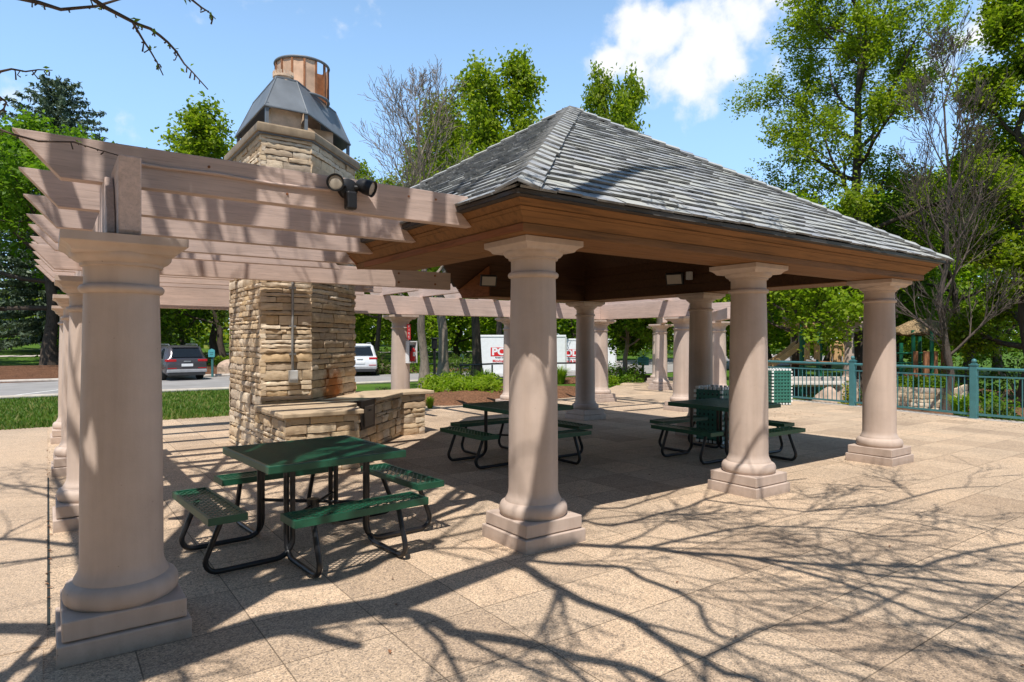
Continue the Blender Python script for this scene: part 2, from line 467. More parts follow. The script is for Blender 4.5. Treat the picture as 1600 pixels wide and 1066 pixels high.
# clouds stand in fixed compass directions on the sky
cloud = None
for u, v, r, k in [(1175,30,75,1.0),(1120,70,80,1.0),(1075,115,62,1.0),(1035,55,55,0.9),(985,45,48,0.8),(945,98,42,0.9),(990,110,42,0.6),(1150,120,40,0.4),
                   (1215,95,40,0.7),(1500,60,50,0.55),(1470,125,60,0.6),(1530,150,60,0.55),(1420,150,40,0.5),(205,212,26,0.5),(15,145,36,0.5),(60,205,34,0.3),
                   (1800,100,120,0.9),(-300,60,140,0.8),(2100,-100,200,0.9),(300,-400,260,0.8)]:
    d = Vector((FX + RX*(u-800)/FP, FY + RY*(u-800)/FP, (533-v)/FP)).normalized()
    dm = wn('ShaderNodeVectorMath'); dm.operation = 'DISTANCE'; dm.inputs[1].default_value = d
    nt.links.new(tc.outputs['Generated'], dm.inputs[0])
    val = wmath('MULTIPLY', wmath('SUBTRACT', 1.0, wmath('DIVIDE', dm.outputs['Value'], r/FP*1.25)), k)
    cloud = val if cloud is None else wmath('MAXIMUM', cloud, val)
tot = wmath('ADD', wmath('SUBTRACT', cloud, 0.12), wmath('MULTIPLY', wmath('SUBTRACT', nz.outputs['Fac'], 0.5), 1.5))
tot = wmath('ADD', tot, wmath('MULTIPLY', wmath('SUBTRACT', nz2.outputs['Fac'], 0.5), 1.1))
rp = wn('ShaderNodeValToRGB'); rp.color_ramp.elements[0].position = 0.14; rp.color_ramp.elements[1].position = 0.66
rp.color_ramp.interpolation = 'EASE'
gate = wmath('MULTIPLY', tot, wmath('GREATER_THAN', cloud, -0.45))
nt.links.new(gate, rp.inputs['Fac'])
mx = wn('ShaderNodeMix'); mx.data_type = 'RGBA'
sm = wn('ShaderNodeMix'); sm.data_type = 'RGBA'; sm.blend_type = 'MULTIPLY'
rgba = lambda n, s: [i for i in n.inputs if i.name == s and i.type == 'RGBA'][0]
fac = lambda n: [i for i in n.inputs if i.name == 'Factor' and i.type == 'VALUE'][0]
rout = lambda n: [o for o in n.outputs if o.type == 'RGBA'][0]
fac(sm).default_value = 1.0
# thin pale haze that thickens towards the horizon, all round
sxyz = wn('ShaderNodeSeparateXYZ'); nt.links.new(tc.outputs['Generated'], sxyz.inputs[0])
hz = wn('ShaderNodeMapRange'); hz.interpolation_type = 'SMOOTHSTEP'; nt.links.new(sxyz.outputs['Z'], hz.inputs['Value'])
hz.inputs['From Min'].default_value = 0.92; hz.inputs['From Max'].default_value = 0.22; hz.inputs['To Min'].default_value = 0.0; hz.inputs['To Max'].default_value = 1.0
sm.blend_type = 'ADD'; nt.links.new(sky.outputs['Color'], rgba(sm, 'A'))
hc_ = wn('ShaderNodeMix'); hc_.data_type = 'RGBA'; nt.links.new(hz.outputs[0], fac(hc_)); rgba(hc_, 'A').default_value = (0,0,0,1); rgba(hc_, 'B').default_value = (3.6, 6.4, 10.4, 1)
nt.links.new(rout(hc_), rgba(sm, 'B'))
nt.links.new(rp.outputs['Color'], fac(mx)); nt.links.new(rout(sm), rgba(mx, 'A')); rgba(mx, 'B').default_value = (12.2, 12.5, 13.0, 1)
nt.links.new(rout(mx), bg.inputs['Color']); nt.links.new(bg.outputs[0], out.inputs['Surface'])

sl = bpy.data.lights.new('sun', 'SUN'); sl.energy = 5.0; sl.angle = math.radians(0.45); sl.color = (1.0, 0.955, 0.89)
so = bpy.data.objects.new('sun', sl); COL.objects.link(so)
so.rotation_euler = SUN_DIR.to_track_quat('-Z', 'Y').to_euler()
cd = bpy.data.cameras.new('camera'); cam = bpy.data.objects.new('camera', cd); COL.objects.link(cam)
cd.sensor_width = 36.0; cd.lens = 36.0 * FP / 1600.0; cd.clip_end = 3000; cd.clip_start = 0.05
cam.location = (0, 0, EYE); cam.rotation_euler = (PI/2, 0, YAW - PI/2)
sc.camera = cam
sc.view_settings.view_transform = 'Standard'; sc.view_settings.look = 'None'
sc.view_settings.exposure = 0.14; sc.view_settings.gamma = 1.0
sc.cycles.max_bounces = 6; sc.cycles.diffuse_bounces = 3; sc.cycles.transparent_max_bounces = 6
sc.cycles.sample_clamp_indirect = 6.0
try: sc.cycles.use_denoising = True
except Exception: pass

# ------------------------------------------------------------------ ground
def axis_vals(lo, hi, flo, fhi, fine, coarse):
    vals = []; x = lo
    while x < hi:
        vals.append(x); x += fine if flo <= x < fhi else coarse
    vals.append(hi); return vals
xs = axis_vals(-320, 420, -14, 60, 1.0, 12.0); ys = axis_vals(-200, 520, -8, 62, 1.0, 12.0)
g = MB(); nx, ny = len(xs), len(ys)
for y in ys:
    for x in xs: g.v.append((x, y, hgt(x, y) - 0.03))
for j in range(ny-1):
    for i in range(nx-1): g.f.append((j*nx+i, j*nx+i+1, (j+1)*nx+i+1, (j+1)*nx+i))
structure(g.build('terrain', M['lawn'], smooth=180))

patio_poly = [(-30,-25),(16.3,-25),(16.25,2.6),(16.3,5.45),(16.95,8.3),(17.3,11.2),(18.0,12.4),(24,18.4),(22.6,21.2),(16.2,16.6),(14.2,15.3),(-30,15.3)]
structure(MB().prism(patio_poly, -0.62, 0.0).build('patio', M['patio']))
structure(MB().prism([(-29.9,4.32),(-0.004,4.32),(-0.004,15.28),(-29.9,15.28)], 0.0005, 0.004).build('path', M['path']))
structure(MB().box(-0.003, 0.012, 4.62, 9.6, 0.0005, 0.003).build('path_joint', M['bindark']))
structure(MB().prism([(-29.9,-24.9),(-0.02,-24.9),(-0.02,4.28),(-29.9,4.28)], 0.0005, 0.004).build('path_slab', M['path']))

def strip(name, mat, pts, width, lift, step=1.0, thick=0.0):
    """a ribbon draped on the terrain along a plan polyline"""
    mb = MB(); P = [Vector(p) for p in pts]; samp = []
    for a, b in zip(P[:-1], P[1:]):
        n = max(1, int((b-a).length/step))
        for i in range(n): samp.append(a.lerp(b, i/n))
    samp.append(P[-1]); k = max(1, int(width/2.0))
    for i, p in enumerate(samp):
        t = (samp[min(i+1, len(samp)-1)] - samp[max(i-1, 0)]).normalized(); q = Vector((-t.y, t.x))
        for j in range(k+1):
            s = p + q * (width * (j/k - 0.5)); mb.v.append((s.x, s.y, hgt(s.x, s.y) + lift))
    for i in range(len(samp)-1):
        for j in range(k):
            a = i*(k+1)+j; mb.f.append((a, a+k+1, a+k+2, a+1))
    o = mb.build(name, mat, smooth=180)
    if thick:
        s = o.modifiers.new('thickness', 'SOLIDIFY'); s.thickness = thick; s.offset = 0.0
    return structure(o)
strip('road', M['asphalt'], [(-90,33.2),(14,33.2),(60,31.0)], 10.2, 0.006)
strip('kerb', M['kerb'], [(-90,38.35),(14,38.35),(60,36.2)], 0.22, 0.06, 1.0, 0.16)
strip('kerb_near', M['kerb'], [(-90,28.0),(14,28.0),(20,27.7)], 0.22, 0.03, 1.0, 0.12)
for i, x in enumerate((-6.2,-3.0,0.2)):
    strip('road_marking', M['line'], [(x-1.5,28.6),(x+1.1,33.0)], 0.14, 0.012, 1.0)
strip('sidewalk', M['kerb'], [(-90,62),(30,60),(120,60)], 1.8, 0.02, 1.0)
strip('front_walk', M['kerb'], [(-90,45.2),(-2,44.6),(30,44.5)], 0.5, 0.02, 1.0)

def patch(name, mat, cx, cy, rx, ry, lift, seed, mound=0.0, rot=0.0, n=40):
    rng = random.Random(seed); mb = MB(); ph = [rng.uniform(0, 6.28) for _ in range(4)]
    c, s = math.cos(rot), math.sin(rot); R_ = 7
    mb.v.append((cx, cy, hgt(cx, cy) + lift + mound))
    for r in range(1, R_+1):
        for k in range(n):
            a = 2*PI*k/n
            w_ = 1 + 0.09*math.sin(2*a+ph[0]) + 0.06*math.sin(3*a+ph[1]) + 0.04*math.sin(5*a+ph[2])
            x = rx*w_*math.cos(a)*r/R_; y = ry*w_*math.sin(a)*r/R_
            X = cx + x*c - y*s; Y = cy + x*s + y*c; t = r/R_
            mb.v.append((X, Y, hgt(X, Y) + lift + mound*(1-t*t) + (rng.uniform(-.02,.02) if r < R_ else -0.04)))
    for k in range(n): mb.f.append((0, 1+k, 1+(k+1) % n))
    for r in range(R_-1):
        for k in range(n):
            k2 = (k+1) % n; o = 1 + r*n
            mb.f.append((o+k, o+n+k, o+n+k2, o+k2))
    return structure(mb.build(name, mat, smooth=180))
tx, ty = at_depth(80, 40)
patch('mulch_bed', M['mulchdark'], tx-3, ty-5.2, 16, 6.2, 0.05, 1, 0.25)
patch('mulch_bed', M['mulch'], 10.7, 17.1, 5.0, 2.9, 0.02, 2, 0.16)
bx_, by_ = at_depth(968, 29); patch('mulch_bed', M['mulch'], bx_, by_, 5.0, 2.6, 0.04, 3, 0.2, -0.6)
bx_, by_ = at_depth(345, 41); patch('mulch_bed', M['mulch'], bx_, by_, 7.0, 2.0, 0.05, 4, 0.15, 0.1)
bx_, by_ = at_depth(600, 42); patch('mulch_bed', M['mulch'], bx_+1, by_-1, 5.0, 2.0, 0.05, 5, 0.2, -0.2)
patch('wood_chip_play_ground', M['mulch'], 27, 11, 8, 7, 0.02, 6, 0.02)

# ------------------------------------------------------------------ columns
CCOUNT = 0
def column(parent, cx, cy, H, z0=0.0):
    e = bpy.data.objects.new('column', None); COL.objects.link(e); e.parent = parent
    ox, oy, oz = origin_of(parent); e.location = (cx-ox, cy-oy, z0-oz); e.empty_display_size = 0.1
    key = round(H, 2)
    if key in COLMESH:
        for nm, me, bev in COLMESH[key]:
            o = bpy.data.objects.new(nm, me); COL.objects.link(o); o.parent = e
            if bev:
                b = o.modifiers.new('bevel', 'BEVEL'); b.width = bev; b.segments = 2; b.limit_method = 'ANGLE'; b.angle_limit = math.radians(40)
        return e
    p = MB(); p.box(-.31,.31,-.31,.31,-.02,.105); p.box(-.288,.288,-.288,.288,.112,.215); p.box(-.27,.27,-.27,.27,.10,.115)
    a = p.build('plinth', M['paint'], e, bevel=.009, world=False)
    s = MB(); prof = [(.20,.215),(.268,.215),(.278,.228),(.285,.25),(.283,.285),(.27,.312),(.248,.325),(.236,.33),(.232,.345),(.222,.362),(.212,.385),(.207,.42)]
    zt = H - .26
    for i in range(1, 9):
        t = i/8; prof.append((.207 - .020*t*t, .42 + (zt-.06-.42)*t))
    prof += [(.188, zt-.045),(.205,zt-.04),(.212,zt-.025),(.212,zt-.012),(.203,zt),(.187,zt+.004),(.186,zt+.10),(.19,zt+.105),(.196,zt+.106)]
    b = s.build('shaft', M['paint'], e, smooth=50, world=False) if False else s.lathe(prof, n=56).build('shaft', M['paint'], e, smooth=50, world=False)
    k = MB(); k.lathe([(.18,zt+.10),(.205,zt+.106),(.207,zt+.122),(.216,zt+.126),(.232,zt+.134),(.246,zt+.150),(.25,zt+.165),(.25,zt+.172)], n=56)
    rings = []
    for hw, z in [(.235,zt+.165),(.246,zt+.170),(.254,zt+.184),(.268,zt+.198),(.286,zt+.207),(.293,zt+.210),(.296,zt+.214),(.296,H-.002)]:
        rings.append([(-hw,-hw,z),(hw,-hw,z),(hw,hw,z),(-hw,hw,z)])
    k.loft(rings)
    c = k.build('capital', M['paint'], e, smooth=32, world=False)
    COLMESH[key] = [('plinth', a.data, .009), ('shaft', b.data, 0), ('capital', c.data, 0)]
    return e
COLMESH = {}
PH = EYE + .825          # pavilion column height
GH = EYE + .57           # pergola column height

# ------------------------------------------------------------------ pavilion
pav = thing('pavilion', 'open timber picnic pavilion with a slate pyramid roof on pink plastered columns', 'pavilion', (6.3, 7.3, 0))
CX0, CX1, CY0, CY1 = 3.3, 9.3, 4.3, 10.3
CUT = 4.5/math.sqrt(2) - 0.6
def eave(o):
    k = (CUT + o) * math.sqrt(2)          # y - x on the cut side
    return [(CX0-o, CY0-o), (CX1+o, CY0-o), (CX1+o, CY1+o), (CY1+o-k, CY1+o), (CX0-o, CX0-o+k)]
def ring(o, z): return [(x, y, EYE + z) for x, y in eave(o)]
for cx, cy in ((3.3,4.3),(6.3,4.3),(9.3,4.3),(9.3,7.3),(9.3,10.3)): column(pav, cx, cy, PH)
# boxed beam under the eave, left open across the cut corner beside the fireplace
def eave_run(profile, name, mat):
    order = (4, 0, 1, 2, 3); secs = []
    for k in order: secs.append([(eave(o)[k][0], eave(o)[k][1], EYE + z) for o, z in profile])
    return MB().loft(secs).build(name, mat, pav)
eave_run([(.40,.827),(.40,.890),(.385,.890),(.385,.827)], 'fascia', M['cedar_x'])
eave_run([(.388,.8895),(.388,.895),(.37,.895),(.37,.8895)], 'shadow_groove', M['gutter'])
eave_run([(.396,.8945),(.466,.968),(.446,.968),(.376,.8945)], 'frieze_board', M['cedar_x'])
eave_run([(.4665,.9705),(.540,1.042),(.520,1.042),(.4465,.9705)], 'frieze_board', M['cedar_x'])
eave_run([(.384,.828),(.20,.828),(.20,.84),(.384,.84)], 'soffit_board', M['cedar_x'])
eave_run([(.196,.829),(-.01,.829),(-.01,.84),(.196,.84)], 'soffit_board', M['cedar_x'])
eave_run([(-.014,.828),(-.22,.828),(-.22,.84),(-.014,.84)], 'soffit_board', M['cedar_x'])
for i in range(4):
    z0 = .842 + i*.155
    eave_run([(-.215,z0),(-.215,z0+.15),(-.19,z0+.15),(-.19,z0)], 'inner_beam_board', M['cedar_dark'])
for k in (4, 3):              # end boards closing the boxed beam
    e_ = MB(); pf = [(.47,.975),(.40,.885),(.385,.842),(-.185,.842),(-.185,1.40)]
    P_ = [Vector((eave(o)[k][0], eave(o)[k][1], EYE+z)) for o, z in pf]; nn = Vector((-1,1,0)).normalized()*.02
    e_.loft([[p - nn*.2 for p in P_], [p + nn for p in P_]]); e_.build('end_board', M['cedar_red'], pav)
# red tinted board on the west side
x0 = CX0 - .403
MB().box(x0-.004, x0+.002, CY0-.40, CY0+2.6, EYE+.832, EYE+.888).build('fascia_board', M['cedar_red'], pav)
# drip edge
eave_run([(.540,1.044),(.585,1.052),(.590,1.088),(.56,1.10),(.52,1.06)], 'gutter', M['gutter'])
# roof planes
AP = Vector((6.3, 7.3, EYE + 3.44)); ZE = EYE + 1.086; RUN = 3.6; RISE = AP.z - ZE
def roof_z(x, y): return AP.z - RISE/RUN * max(abs(x-6.3), abs(y-7.3))
kk = (CUT+.6)*math.sqrt(2)
E = eave(.6)
def rv(p, dz=0): return (p[0], p[1], roof_z(*p) + dz)
tcut = (kk-1)/7.2; hc = (6.3-3.6*tcut, 7.3+3.6*tcut)
deck = MB(); dz = -.035
vv = [rv(E[0],dz), rv(E[1],dz), rv(E[2],dz), rv(E[3],dz), rv(E[4],dz), (AP.x,AP.y,AP.z+dz), rv(hc,dz)]
deck.add(vv, [(0,1,5),(1,2,5),(2,3,6,5),(4,0,5,6)]); deck.build('roof_deck', M['underlay'], pav)
ceil_ = MB(); dz = -.16
E3 = eave(.50)
vv = [rv(E3[0],dz), rv(E3[1],dz), rv(E3[2],dz), rv(E3[3],dz), rv(E3[4],dz), (AP.x,AP.y,AP.z+dz), rv(hc,dz)]
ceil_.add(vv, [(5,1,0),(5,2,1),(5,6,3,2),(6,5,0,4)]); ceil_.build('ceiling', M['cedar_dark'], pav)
# shingles, course by course on the four planes
rng = random.Random(11)
sh = MB(); slope = math.hypot(RUN, RISE); NC = 27; expo = slope/NC
faces = [((0,-1),(1,0)), ((1,0),(0,1)), ((0,1),(-1,0)), ((-1,0),(0,-1))]
for (nx_, ny_), (tx_, ty_) in faces:
    out_ = Vector((nx_, ny_, 0)); tan = Vector((tx_, ty_, 0))
    down = (out_ * RUN - Vector((0,0,RISE))).normalized(); nrm = (out_ * RISE + Vector((0,0,RUN))).normalized()
    for c in range(NC):
        s0 = slope - c*expo; s1 = s0 - expo*1.25            # butt edge and hidden head
        if s1 < 0: s1 = 0.0
        half = RUN * (s0/slope) - .01
        x = -half + rng.uniform(-.25, 0)
        while x < half:
            wd = rng.uniform(.13, .33); xa, xb = max(x, -half), min(x + wd, half); x += wd + .009
            if xb - xa < .02: continue
            jit = rng.uniform(-.014, .014); lift = rng.uniform(.022, .036)
            top_half = RUN * (s1/slope)
            def pt(t, s, h): return AP + down * s + tan * t + nrm * h
            xat, xbt = max(xa, -top_half-.05), min(xb, top_half+.05)
            if xbt - xat < .01: xat, xbt = xa*.95, xb*.95
            mid = pt((xa+xb)/2, s0, 0)
            if mid.y - mid.x > kk - .02: continue
            q = [pt(xa, s0+jit, lift), pt(xb, s0+jit, lift), pt(xbt, s1, .004), pt(xat, s1, .004),
                 pt(xa, s0+jit, lift-.019), pt(xb, s0+jit, lift-.019), pt(xbt, s1, -.02), pt(xat, s1, -.02)]
            sh.add(q, [(0,1,2,3),(7,6,5,4),(4,5,1,0),(5,6,2,1),(6,7,3,2),(7,4,0,3)])
o_ = sh.build('shingles', M['slate'], pav); o_.data.materials.append(M['slate_edge_shade'])
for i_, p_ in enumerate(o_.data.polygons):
    if i_ % 6 in (2, 3, 5): p_.material_index = 1  # butt and side faces carry the painted shadow tone
# hip caps
hipm = MB()
for ci, corner in enumerate((E[0], E[1], E[2], hc)):
    C_ = Vector((corner[0], corner[1], roof_z(*corner))); dirn = (C_ - AP); L = dirn.length; dirn.normalize()
    n = int(L/.21)
    h2 = Vector((dirn.x, dirn.y, 0)).normalized(); side = Vector((-h2.y, h2.x, 0))
    for sgn in (-1, 1):
        # direction lying in the roof plane, square to the hip
        fa = (h2 + side*sgn); ax = Vector((round(fa.x), 0, 0)) if abs(fa.x) > abs(fa.y) else Vector((0, round(fa.y), 0))
        ax.normalize()
        nr = (ax * RISE + Vector((0,0,RUN))).normalized()
        lat = nr.cross(dirn).normalized()
        if lat.dot(side*sgn) < 0: lat = -lat
        for i in range(n+1):
            s0 = min(L+.02, (i+1)*L/n + .0) ; s1 = max(0, s0 - .30)
            wd = .15 + rng.uniform(-.012,.012); lf = .062 + rng.uniform(-.004,.006)
            a = AP + dirn*s0; b = AP + dirn*s1
            up = Vector((0,0,1))
            q = [a + up*lf*1.15, a + lat*wd + nr*lf, b + lat*wd + nr*(lf-.026), b + up*(lf*1.15-.03),
                 a + up*(lf*1.15-.025), a + lat*wd + nr*(lf-.024), b + lat*wd + nr*(lf-.05), b + up*(lf*1.15-.055)]
            hipm.add(q, [(0,1,2,3),(7,6,5,4),(4,5,1,0),(5,6,2,1),(6,7,3,2),(7,4,0,3)])
o_ = hipm.build('hip_cap', M['slate'], pav); o_.data.materials.append(M['slate_edge_shade'])
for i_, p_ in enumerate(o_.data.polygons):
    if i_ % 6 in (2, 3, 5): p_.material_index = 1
# tie timbers inside
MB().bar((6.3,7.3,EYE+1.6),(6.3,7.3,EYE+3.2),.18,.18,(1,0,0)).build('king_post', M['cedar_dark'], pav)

# ------------------------------------------------------------------ pergola
per = thing('pergola', 'pink painted timber pergola wrapping around the pavilion with angled rafter tails', 'pergola', (0.35, 4.29, 0))
PX = .345
for y in (4.29, 7.12, 9.92, 13.0): column(per, PX, y, GH)
for x in (3.3, 6.3, 9.3, 12.3): column(per, x, 13.0, GH)
column(per, 12.3, 10.2, GH)
def beam_y(x, y0, y1, z0, z1, t=.14):
    m_ = MB(); m_.box(x-t/2, x+t/2, y0, y1, z0, z1); return m_.build('beam', M['raft_y'], per, bevel=.006)
b0 = MB()        # west beam with a shaped nose
prof = [(3.93,1.02),(3.93,.60),(3.95,.575),(4.02,.572),(13.6,.572),(13.6,.95),(12.0,.95),(12.0,.96),(4.2,.96),(4.05,.975),(4.02,1.02)]
prof = [(4.04,.60),(4.06,.575),(13.6,.575),(13.6,.95),(4.50,.95),(4.50,1.00),(4.04,1.00)]
b0.loft([[(.306, y, EYE+z) for y, z in prof], [(.415, y, EYE+z) for y, z in prof]])
b0.build('beam', M['raft_y'], per, bevel=.008)
nose = MB()      # scrolled bracket cheek beside the beam nose
pr = [(4.20,.575),(4.17,.60),(4.19,.70),(4.24,.80),(4.27,.86),(4.34,.935),(4.75,.945),(4.75,.575)]
nose.loft([[(.262, y, EYE+z) for y, z in pr], [(.303, y, EYE+z) for y, z in pr]])
nose.build('bracket', M['raft_y'], per, bevel=.006)
RZ0, RZ1 = EYE + .945, EYE + 1.192
def rafter_x(y, x1b, x1t, square=False, x0=-.165, t=.09):
    r = MB(); yb = y + t
    ang = 0.225
    top0, bot0 = x0, x0 + ang
    f = [(top0, y, RZ1), (bot0, y, RZ0), (x1b, y, RZ0), (x1t, y, RZ1)]
    if square: bk = [(top0, yb, RZ1), (bot0, yb, RZ0), (x1b, yb, RZ0), (x1t, yb, RZ1)]
    else: bk = [(top0, yb, RZ1), (bot0, yb, RZ0), (x1b+.17, yb, RZ0), (x1t+.03, yb, RZ1)]
    r.add(f + bk, [(0,1,2,3),(7,6,5,4),(1,0,4,5),(2,1,5,6),(3,2,6,7),(0,3,7,4)])
    return r.build('rafter', M['raft_x'], per, bevel=.004)
for y in (4.56, 5.56, 6.56): rafter_x(y, 2.98, 2.90)
rafter_x(7.56, 3.05, 2.95)
rafter_x(8.22, 3.0, 2.9)
rafter_x(9.15, 2.9, 2.9, True)
RZ0, RZ1 = EYE + .785, EYE + 1.04
rafter_x(8.62, 5.02, 5.02, True)
RZ0, RZ1 = EYE + .945, EYE + 1.192
for y in (9.66, 10.70): rafter_x(y, 2.36, 2.36, True)
for y in (11.74, 12.62): rafter_x(y, 5.3, 5.3, True)
BZ0, BZ1 = EYE + .68, EYE + .985
m_ = MB(); m_.box(.27, 12.75, 12.93, 13.07, EYE+.585, BZ1); m_.build('beam', M['raft_x'], per, bevel=.006)
m_ = MB(); m_.box(12.23, 12.37, 9.4, 12.92, EYE+.585, BZ1); m_.build('beam', M['raft_y'], per, bevel=.006)
# north side rafters run along Y over the beam
for i in range(9):
    x = 4.95 + i*.95
    r = MB(); y0 = 10.98; y1 = 13.75
    if x < 6.3: y0 = 11.45
    p_ = [(y0, RZ1), (y0, RZ0+.045), (y1-.22, RZ0+.045), (y1, RZ1)]
    r.loft([[(x-.045, y, z) for y, z in p_], [(x+.045, y, z) for y, z in p_]])
    r.build('rafter', M['raft_y'], per, bevel=.004)
for i in range(4):
    y = 9.75 + i*.85
    r = MB(); p_ = [(10.0 if y < 11 else 12.6, RZ1), (10.0 if y < 11 else 12.6, RZ0+.045), (12.75, RZ0+.045), (12.95, RZ1)]
    r.loft([[(x, y-.045, z) for x, z in p_], [(x, y+.045, z) for x, z in p_]])
    r.build('rafter', M['raft_x'], per, bevel=.004)
# bolts and cable on the first rafter
bolts = MB()
for x, z in ((2.28,1.125),(2.52,1.13),(.85,1.13),(1.35,1.02)):
    bolts.lathe([(.009,0),(.009,.004),(.006,.007)], n=8)
    n0 = len(bolts.v) - 24
    for i in range(n0, len(bolts.v)):
        a, b, c = bolts.v[i]; bolts.v[i] = (x + a, 4.56 - c, EYE + z + b)
for x in (4.15, 4.75):
    for z in (.985, .855):
        n0 = len(bolts.v); bolts.lathe([(.016,0),(.016,.006),(.010,.010)], n=8)
        for i in range(n0, len(bolts.v)):
            a, b, c = bolts.v[i]; bolts.v[i] = (x + a, 8.62 - c, EYE + z + b)
bolts.build('bolts', M['copper_dark'], per)
cab = MB(); cab.tube([(PX+.09,4.55,EYE+1.085),(.6,4.553,EYE+1.082),(.9,4.55,EYE+1.088),(1.25,4.552,EYE+1.075),(1.65,4.55,EYE+1.085)], .011, 8)
cab.build('cable', M['raft_x'], per, smooth=60)

# ------------------------------------------------------------------ distant walkway pergolas
wp = thing('pergola', 'far pink column pergola over the walkway beyond the patio, seen between the pavilion columns', 'pergola', (16.9, 14.9, 0))
for x, y in ((16.9,14.9),(19.2,17.1),(16.0,11.9),(18.6,14.6)): column(wp, x, y, GH)
for (xa, ya), (xb, yb) in (((15.6,13.6),(21.0,18.8)), ((14.3,10.3),(20.6,16.6))):
    MB().bar((xa,ya,EYE+.72),(xb,yb,EYE+.72),.14,.29).build('beam', M['raft_x'], wp, bevel=.006)
for i in range(8):
    t = i/7; xa = 15.2 + t*5.6; ya = 14.4 + t*5.4 ; xb = 15.4 + t*5.0; yb = 10.7 + t*5.0
    MB().bar((xa,ya,EYE+.98),(xb,yb,EYE+.98),.09,.2).build('rafter', M['raft_y'], wp, bevel=.004)
px1 = at_depth(1243, 27); px2 = at_depth(1326, 26)
wq = thing('pergola', 'shaded pink columns of a pergola beside the playground behind the teal railing', 'pergola', (px1[0], px1[1], -.3))
for p in (px1, px2): column(wq, p[0], p[1], GH, -.1)
a_, b_ = Vector((*px1, EYE+.65)), Vector((*px2, EYE+.65)); dd = (b_-a_)
MB().bar(a_-dd*.3, b_+dd*.3, .14, .29).build('beam', M['raft_x'], wq, bevel=.006)
for t in (-.2,.1,.4,.7,1.0,1.2):
    p = a_ + dd*t; q = Vector((-dd.y, dd.x, 0)).normalized()
    MB().bar(p - q*.6 + Vector((0,0,.24)), p + q*2.2 + Vector((0,0,.24)), .09, .2).build('rafter', M['raft_y'], wq)

# ------------------------------------------------------------------ stone fireplace
fp = thing('stone_fireplace', 'tall outdoor fireplace of buff ledge stone with a wrap-around counter and metal chimney hood', 'fireplace', (3.3, 10.3, 0))
def stone_wall(mb, p0, p1, z0, z1, rng, rmin=.05, rmax=.155, lmin=.20, lmax=.75, ends=.025, proud=.036):
    """courses of split ledge stone on the wall from p0 to p1, outside on its right"""
    p0 = Vector((*p0, 0)); p1 = Vector((*p1, 0)); t = (p1-p0); L = t.length; t.normalize(); n = Vector((t.y, -t.x, 0))
    z = z0
    while z < z1 - .015:
        h = min(rng.choice((rng.uniform(rmin, rmax), rng.uniform(rmin, rmin*1.7))), z1 - z)
        if z1 - z - h < rmin*.8: h = z1 - z
        x = -ends*rng.uniform(.3, 1)
        while x < L + ends*.4:
            l = rng.uniform(lmin, lmax) * (1.0 if h > .08 else 1.25)
            xe = min(x + l, L + ends*rng.uniform(.3, 1))
            if L + ends - xe < lmin*.6: xe = L + ends*rng.uniform(.3, 1)
            d = rng.uniform(.004, proud); tilt = rng.uniform(-.008, .008)
            nx_ = max(2, int((xe-x)/.055)); nz_ = max(2, int(h/.04)); g0 = .0055
            grid = []
            for j in range(nz_+1):
                for i in range(nx_+1):
                    fx, fz = i/nx_, j/nz_
                    edge = i in (0, nx_) or j in (0, nz_)
                    dd_ = d + tilt*(fz-.5)*2 + rng.uniform(-.009, .009) - (.009 if edge else 0) - (.006 if (i in (0,nx_) and j in (0,nz_)) else 0)
                    xx = x + g0 + (xe - x - 2*g0)*fx + (rng.uniform(-.006,.006) if 0 < i < nx_ else 0)
                    zz = z + g0 + (h - 2*g0)*fz + rng.uniform(-.004, .004)
                    q = p0 + t*xx + n*dd_; grid.append((q.x, q.y, zz))
            fs = [(j*(nx_+1)+i, j*(nx_+1)+i+1, (j+1)*(nx_+1)+i+1, (j+1)*(nx_+1)+i) for j in range(nz_) for i in range(nx_)]
            o = len(grid)      # skirt back into the mortar
            per_ = [i for i in range(nx_+1)] + [j*(nx_+1)+nx_ for j in range(1, nz_+1)] + [nz_*(nx_+1)+i for i in range(nx_-1, -1, -1)] + [j*(nx_+1) for j in range(nz_-1, 0, -1)]
            for k in per_:
                q = Vector(grid[k]) - n*(.045 + d); grid.append(tuple(q))
            m2 = len(per_)
            for k in range(m2):
                k2 = (k+1) % m2; fs.append((per_[k2], per_[k], o+k, o+k2))
            mb.add(grid, fs); x = xe
        z += h
rs = random.Random(5)
SP = [(2.44,9.45),(3.14,9.45),(4.26,10.57),(4.26,11.35),(2.44,11.35)]       # stack plan
SZ = EYE + 2.93
core = MB(); core.prism([(2.46,9.475),(3.13,9.475),(4.235,10.58),(4.235,11.33),(2.46,11.33)], 0, SZ)
core.build('mortar_core', M['mortar'], fp)
st = MB()
for i in range(5): stone_wall(st, SP[i], SP[(i+1) % 5], 0.0, SZ, rs)
st.build('chimney_stack', M['stone'], fp, smooth=42)
def grow(poly, o):
    """offset a convex counter-clockwise plan polygon"""
    res = []; n = len(poly)
    for i in range(n):
        a, b, c = Vector(poly[i-1]), Vector(poly[i]), Vector(poly[(i+1) % n])
        d1 = (b-a).normalized(); d2 = (c-b).normalized(); n1 = Vector((d1.y,-d1.x)); n2 = Vector((d2.y,-d2.x))
        k = o / (1 + n1.dot(n2)); q = b + (n1+n2)*k; res.append((q.x, q.y))
    return res
def pring(poly, z): return [(x, y, z) for x, y in poly]
cs = MB(); cs.loft([pring(grow(SP,.05), SZ), pring(grow(SP,.075), SZ+.01), pring(grow(SP,.085), SZ+.05), pring(grow(SP,.08), SZ+.11), pring(grow(SP,.06), SZ+.135), pring(grow(SP,-.1), SZ+.17)])
cs.build('capstone', M['capstone'], fp, smooth=30)
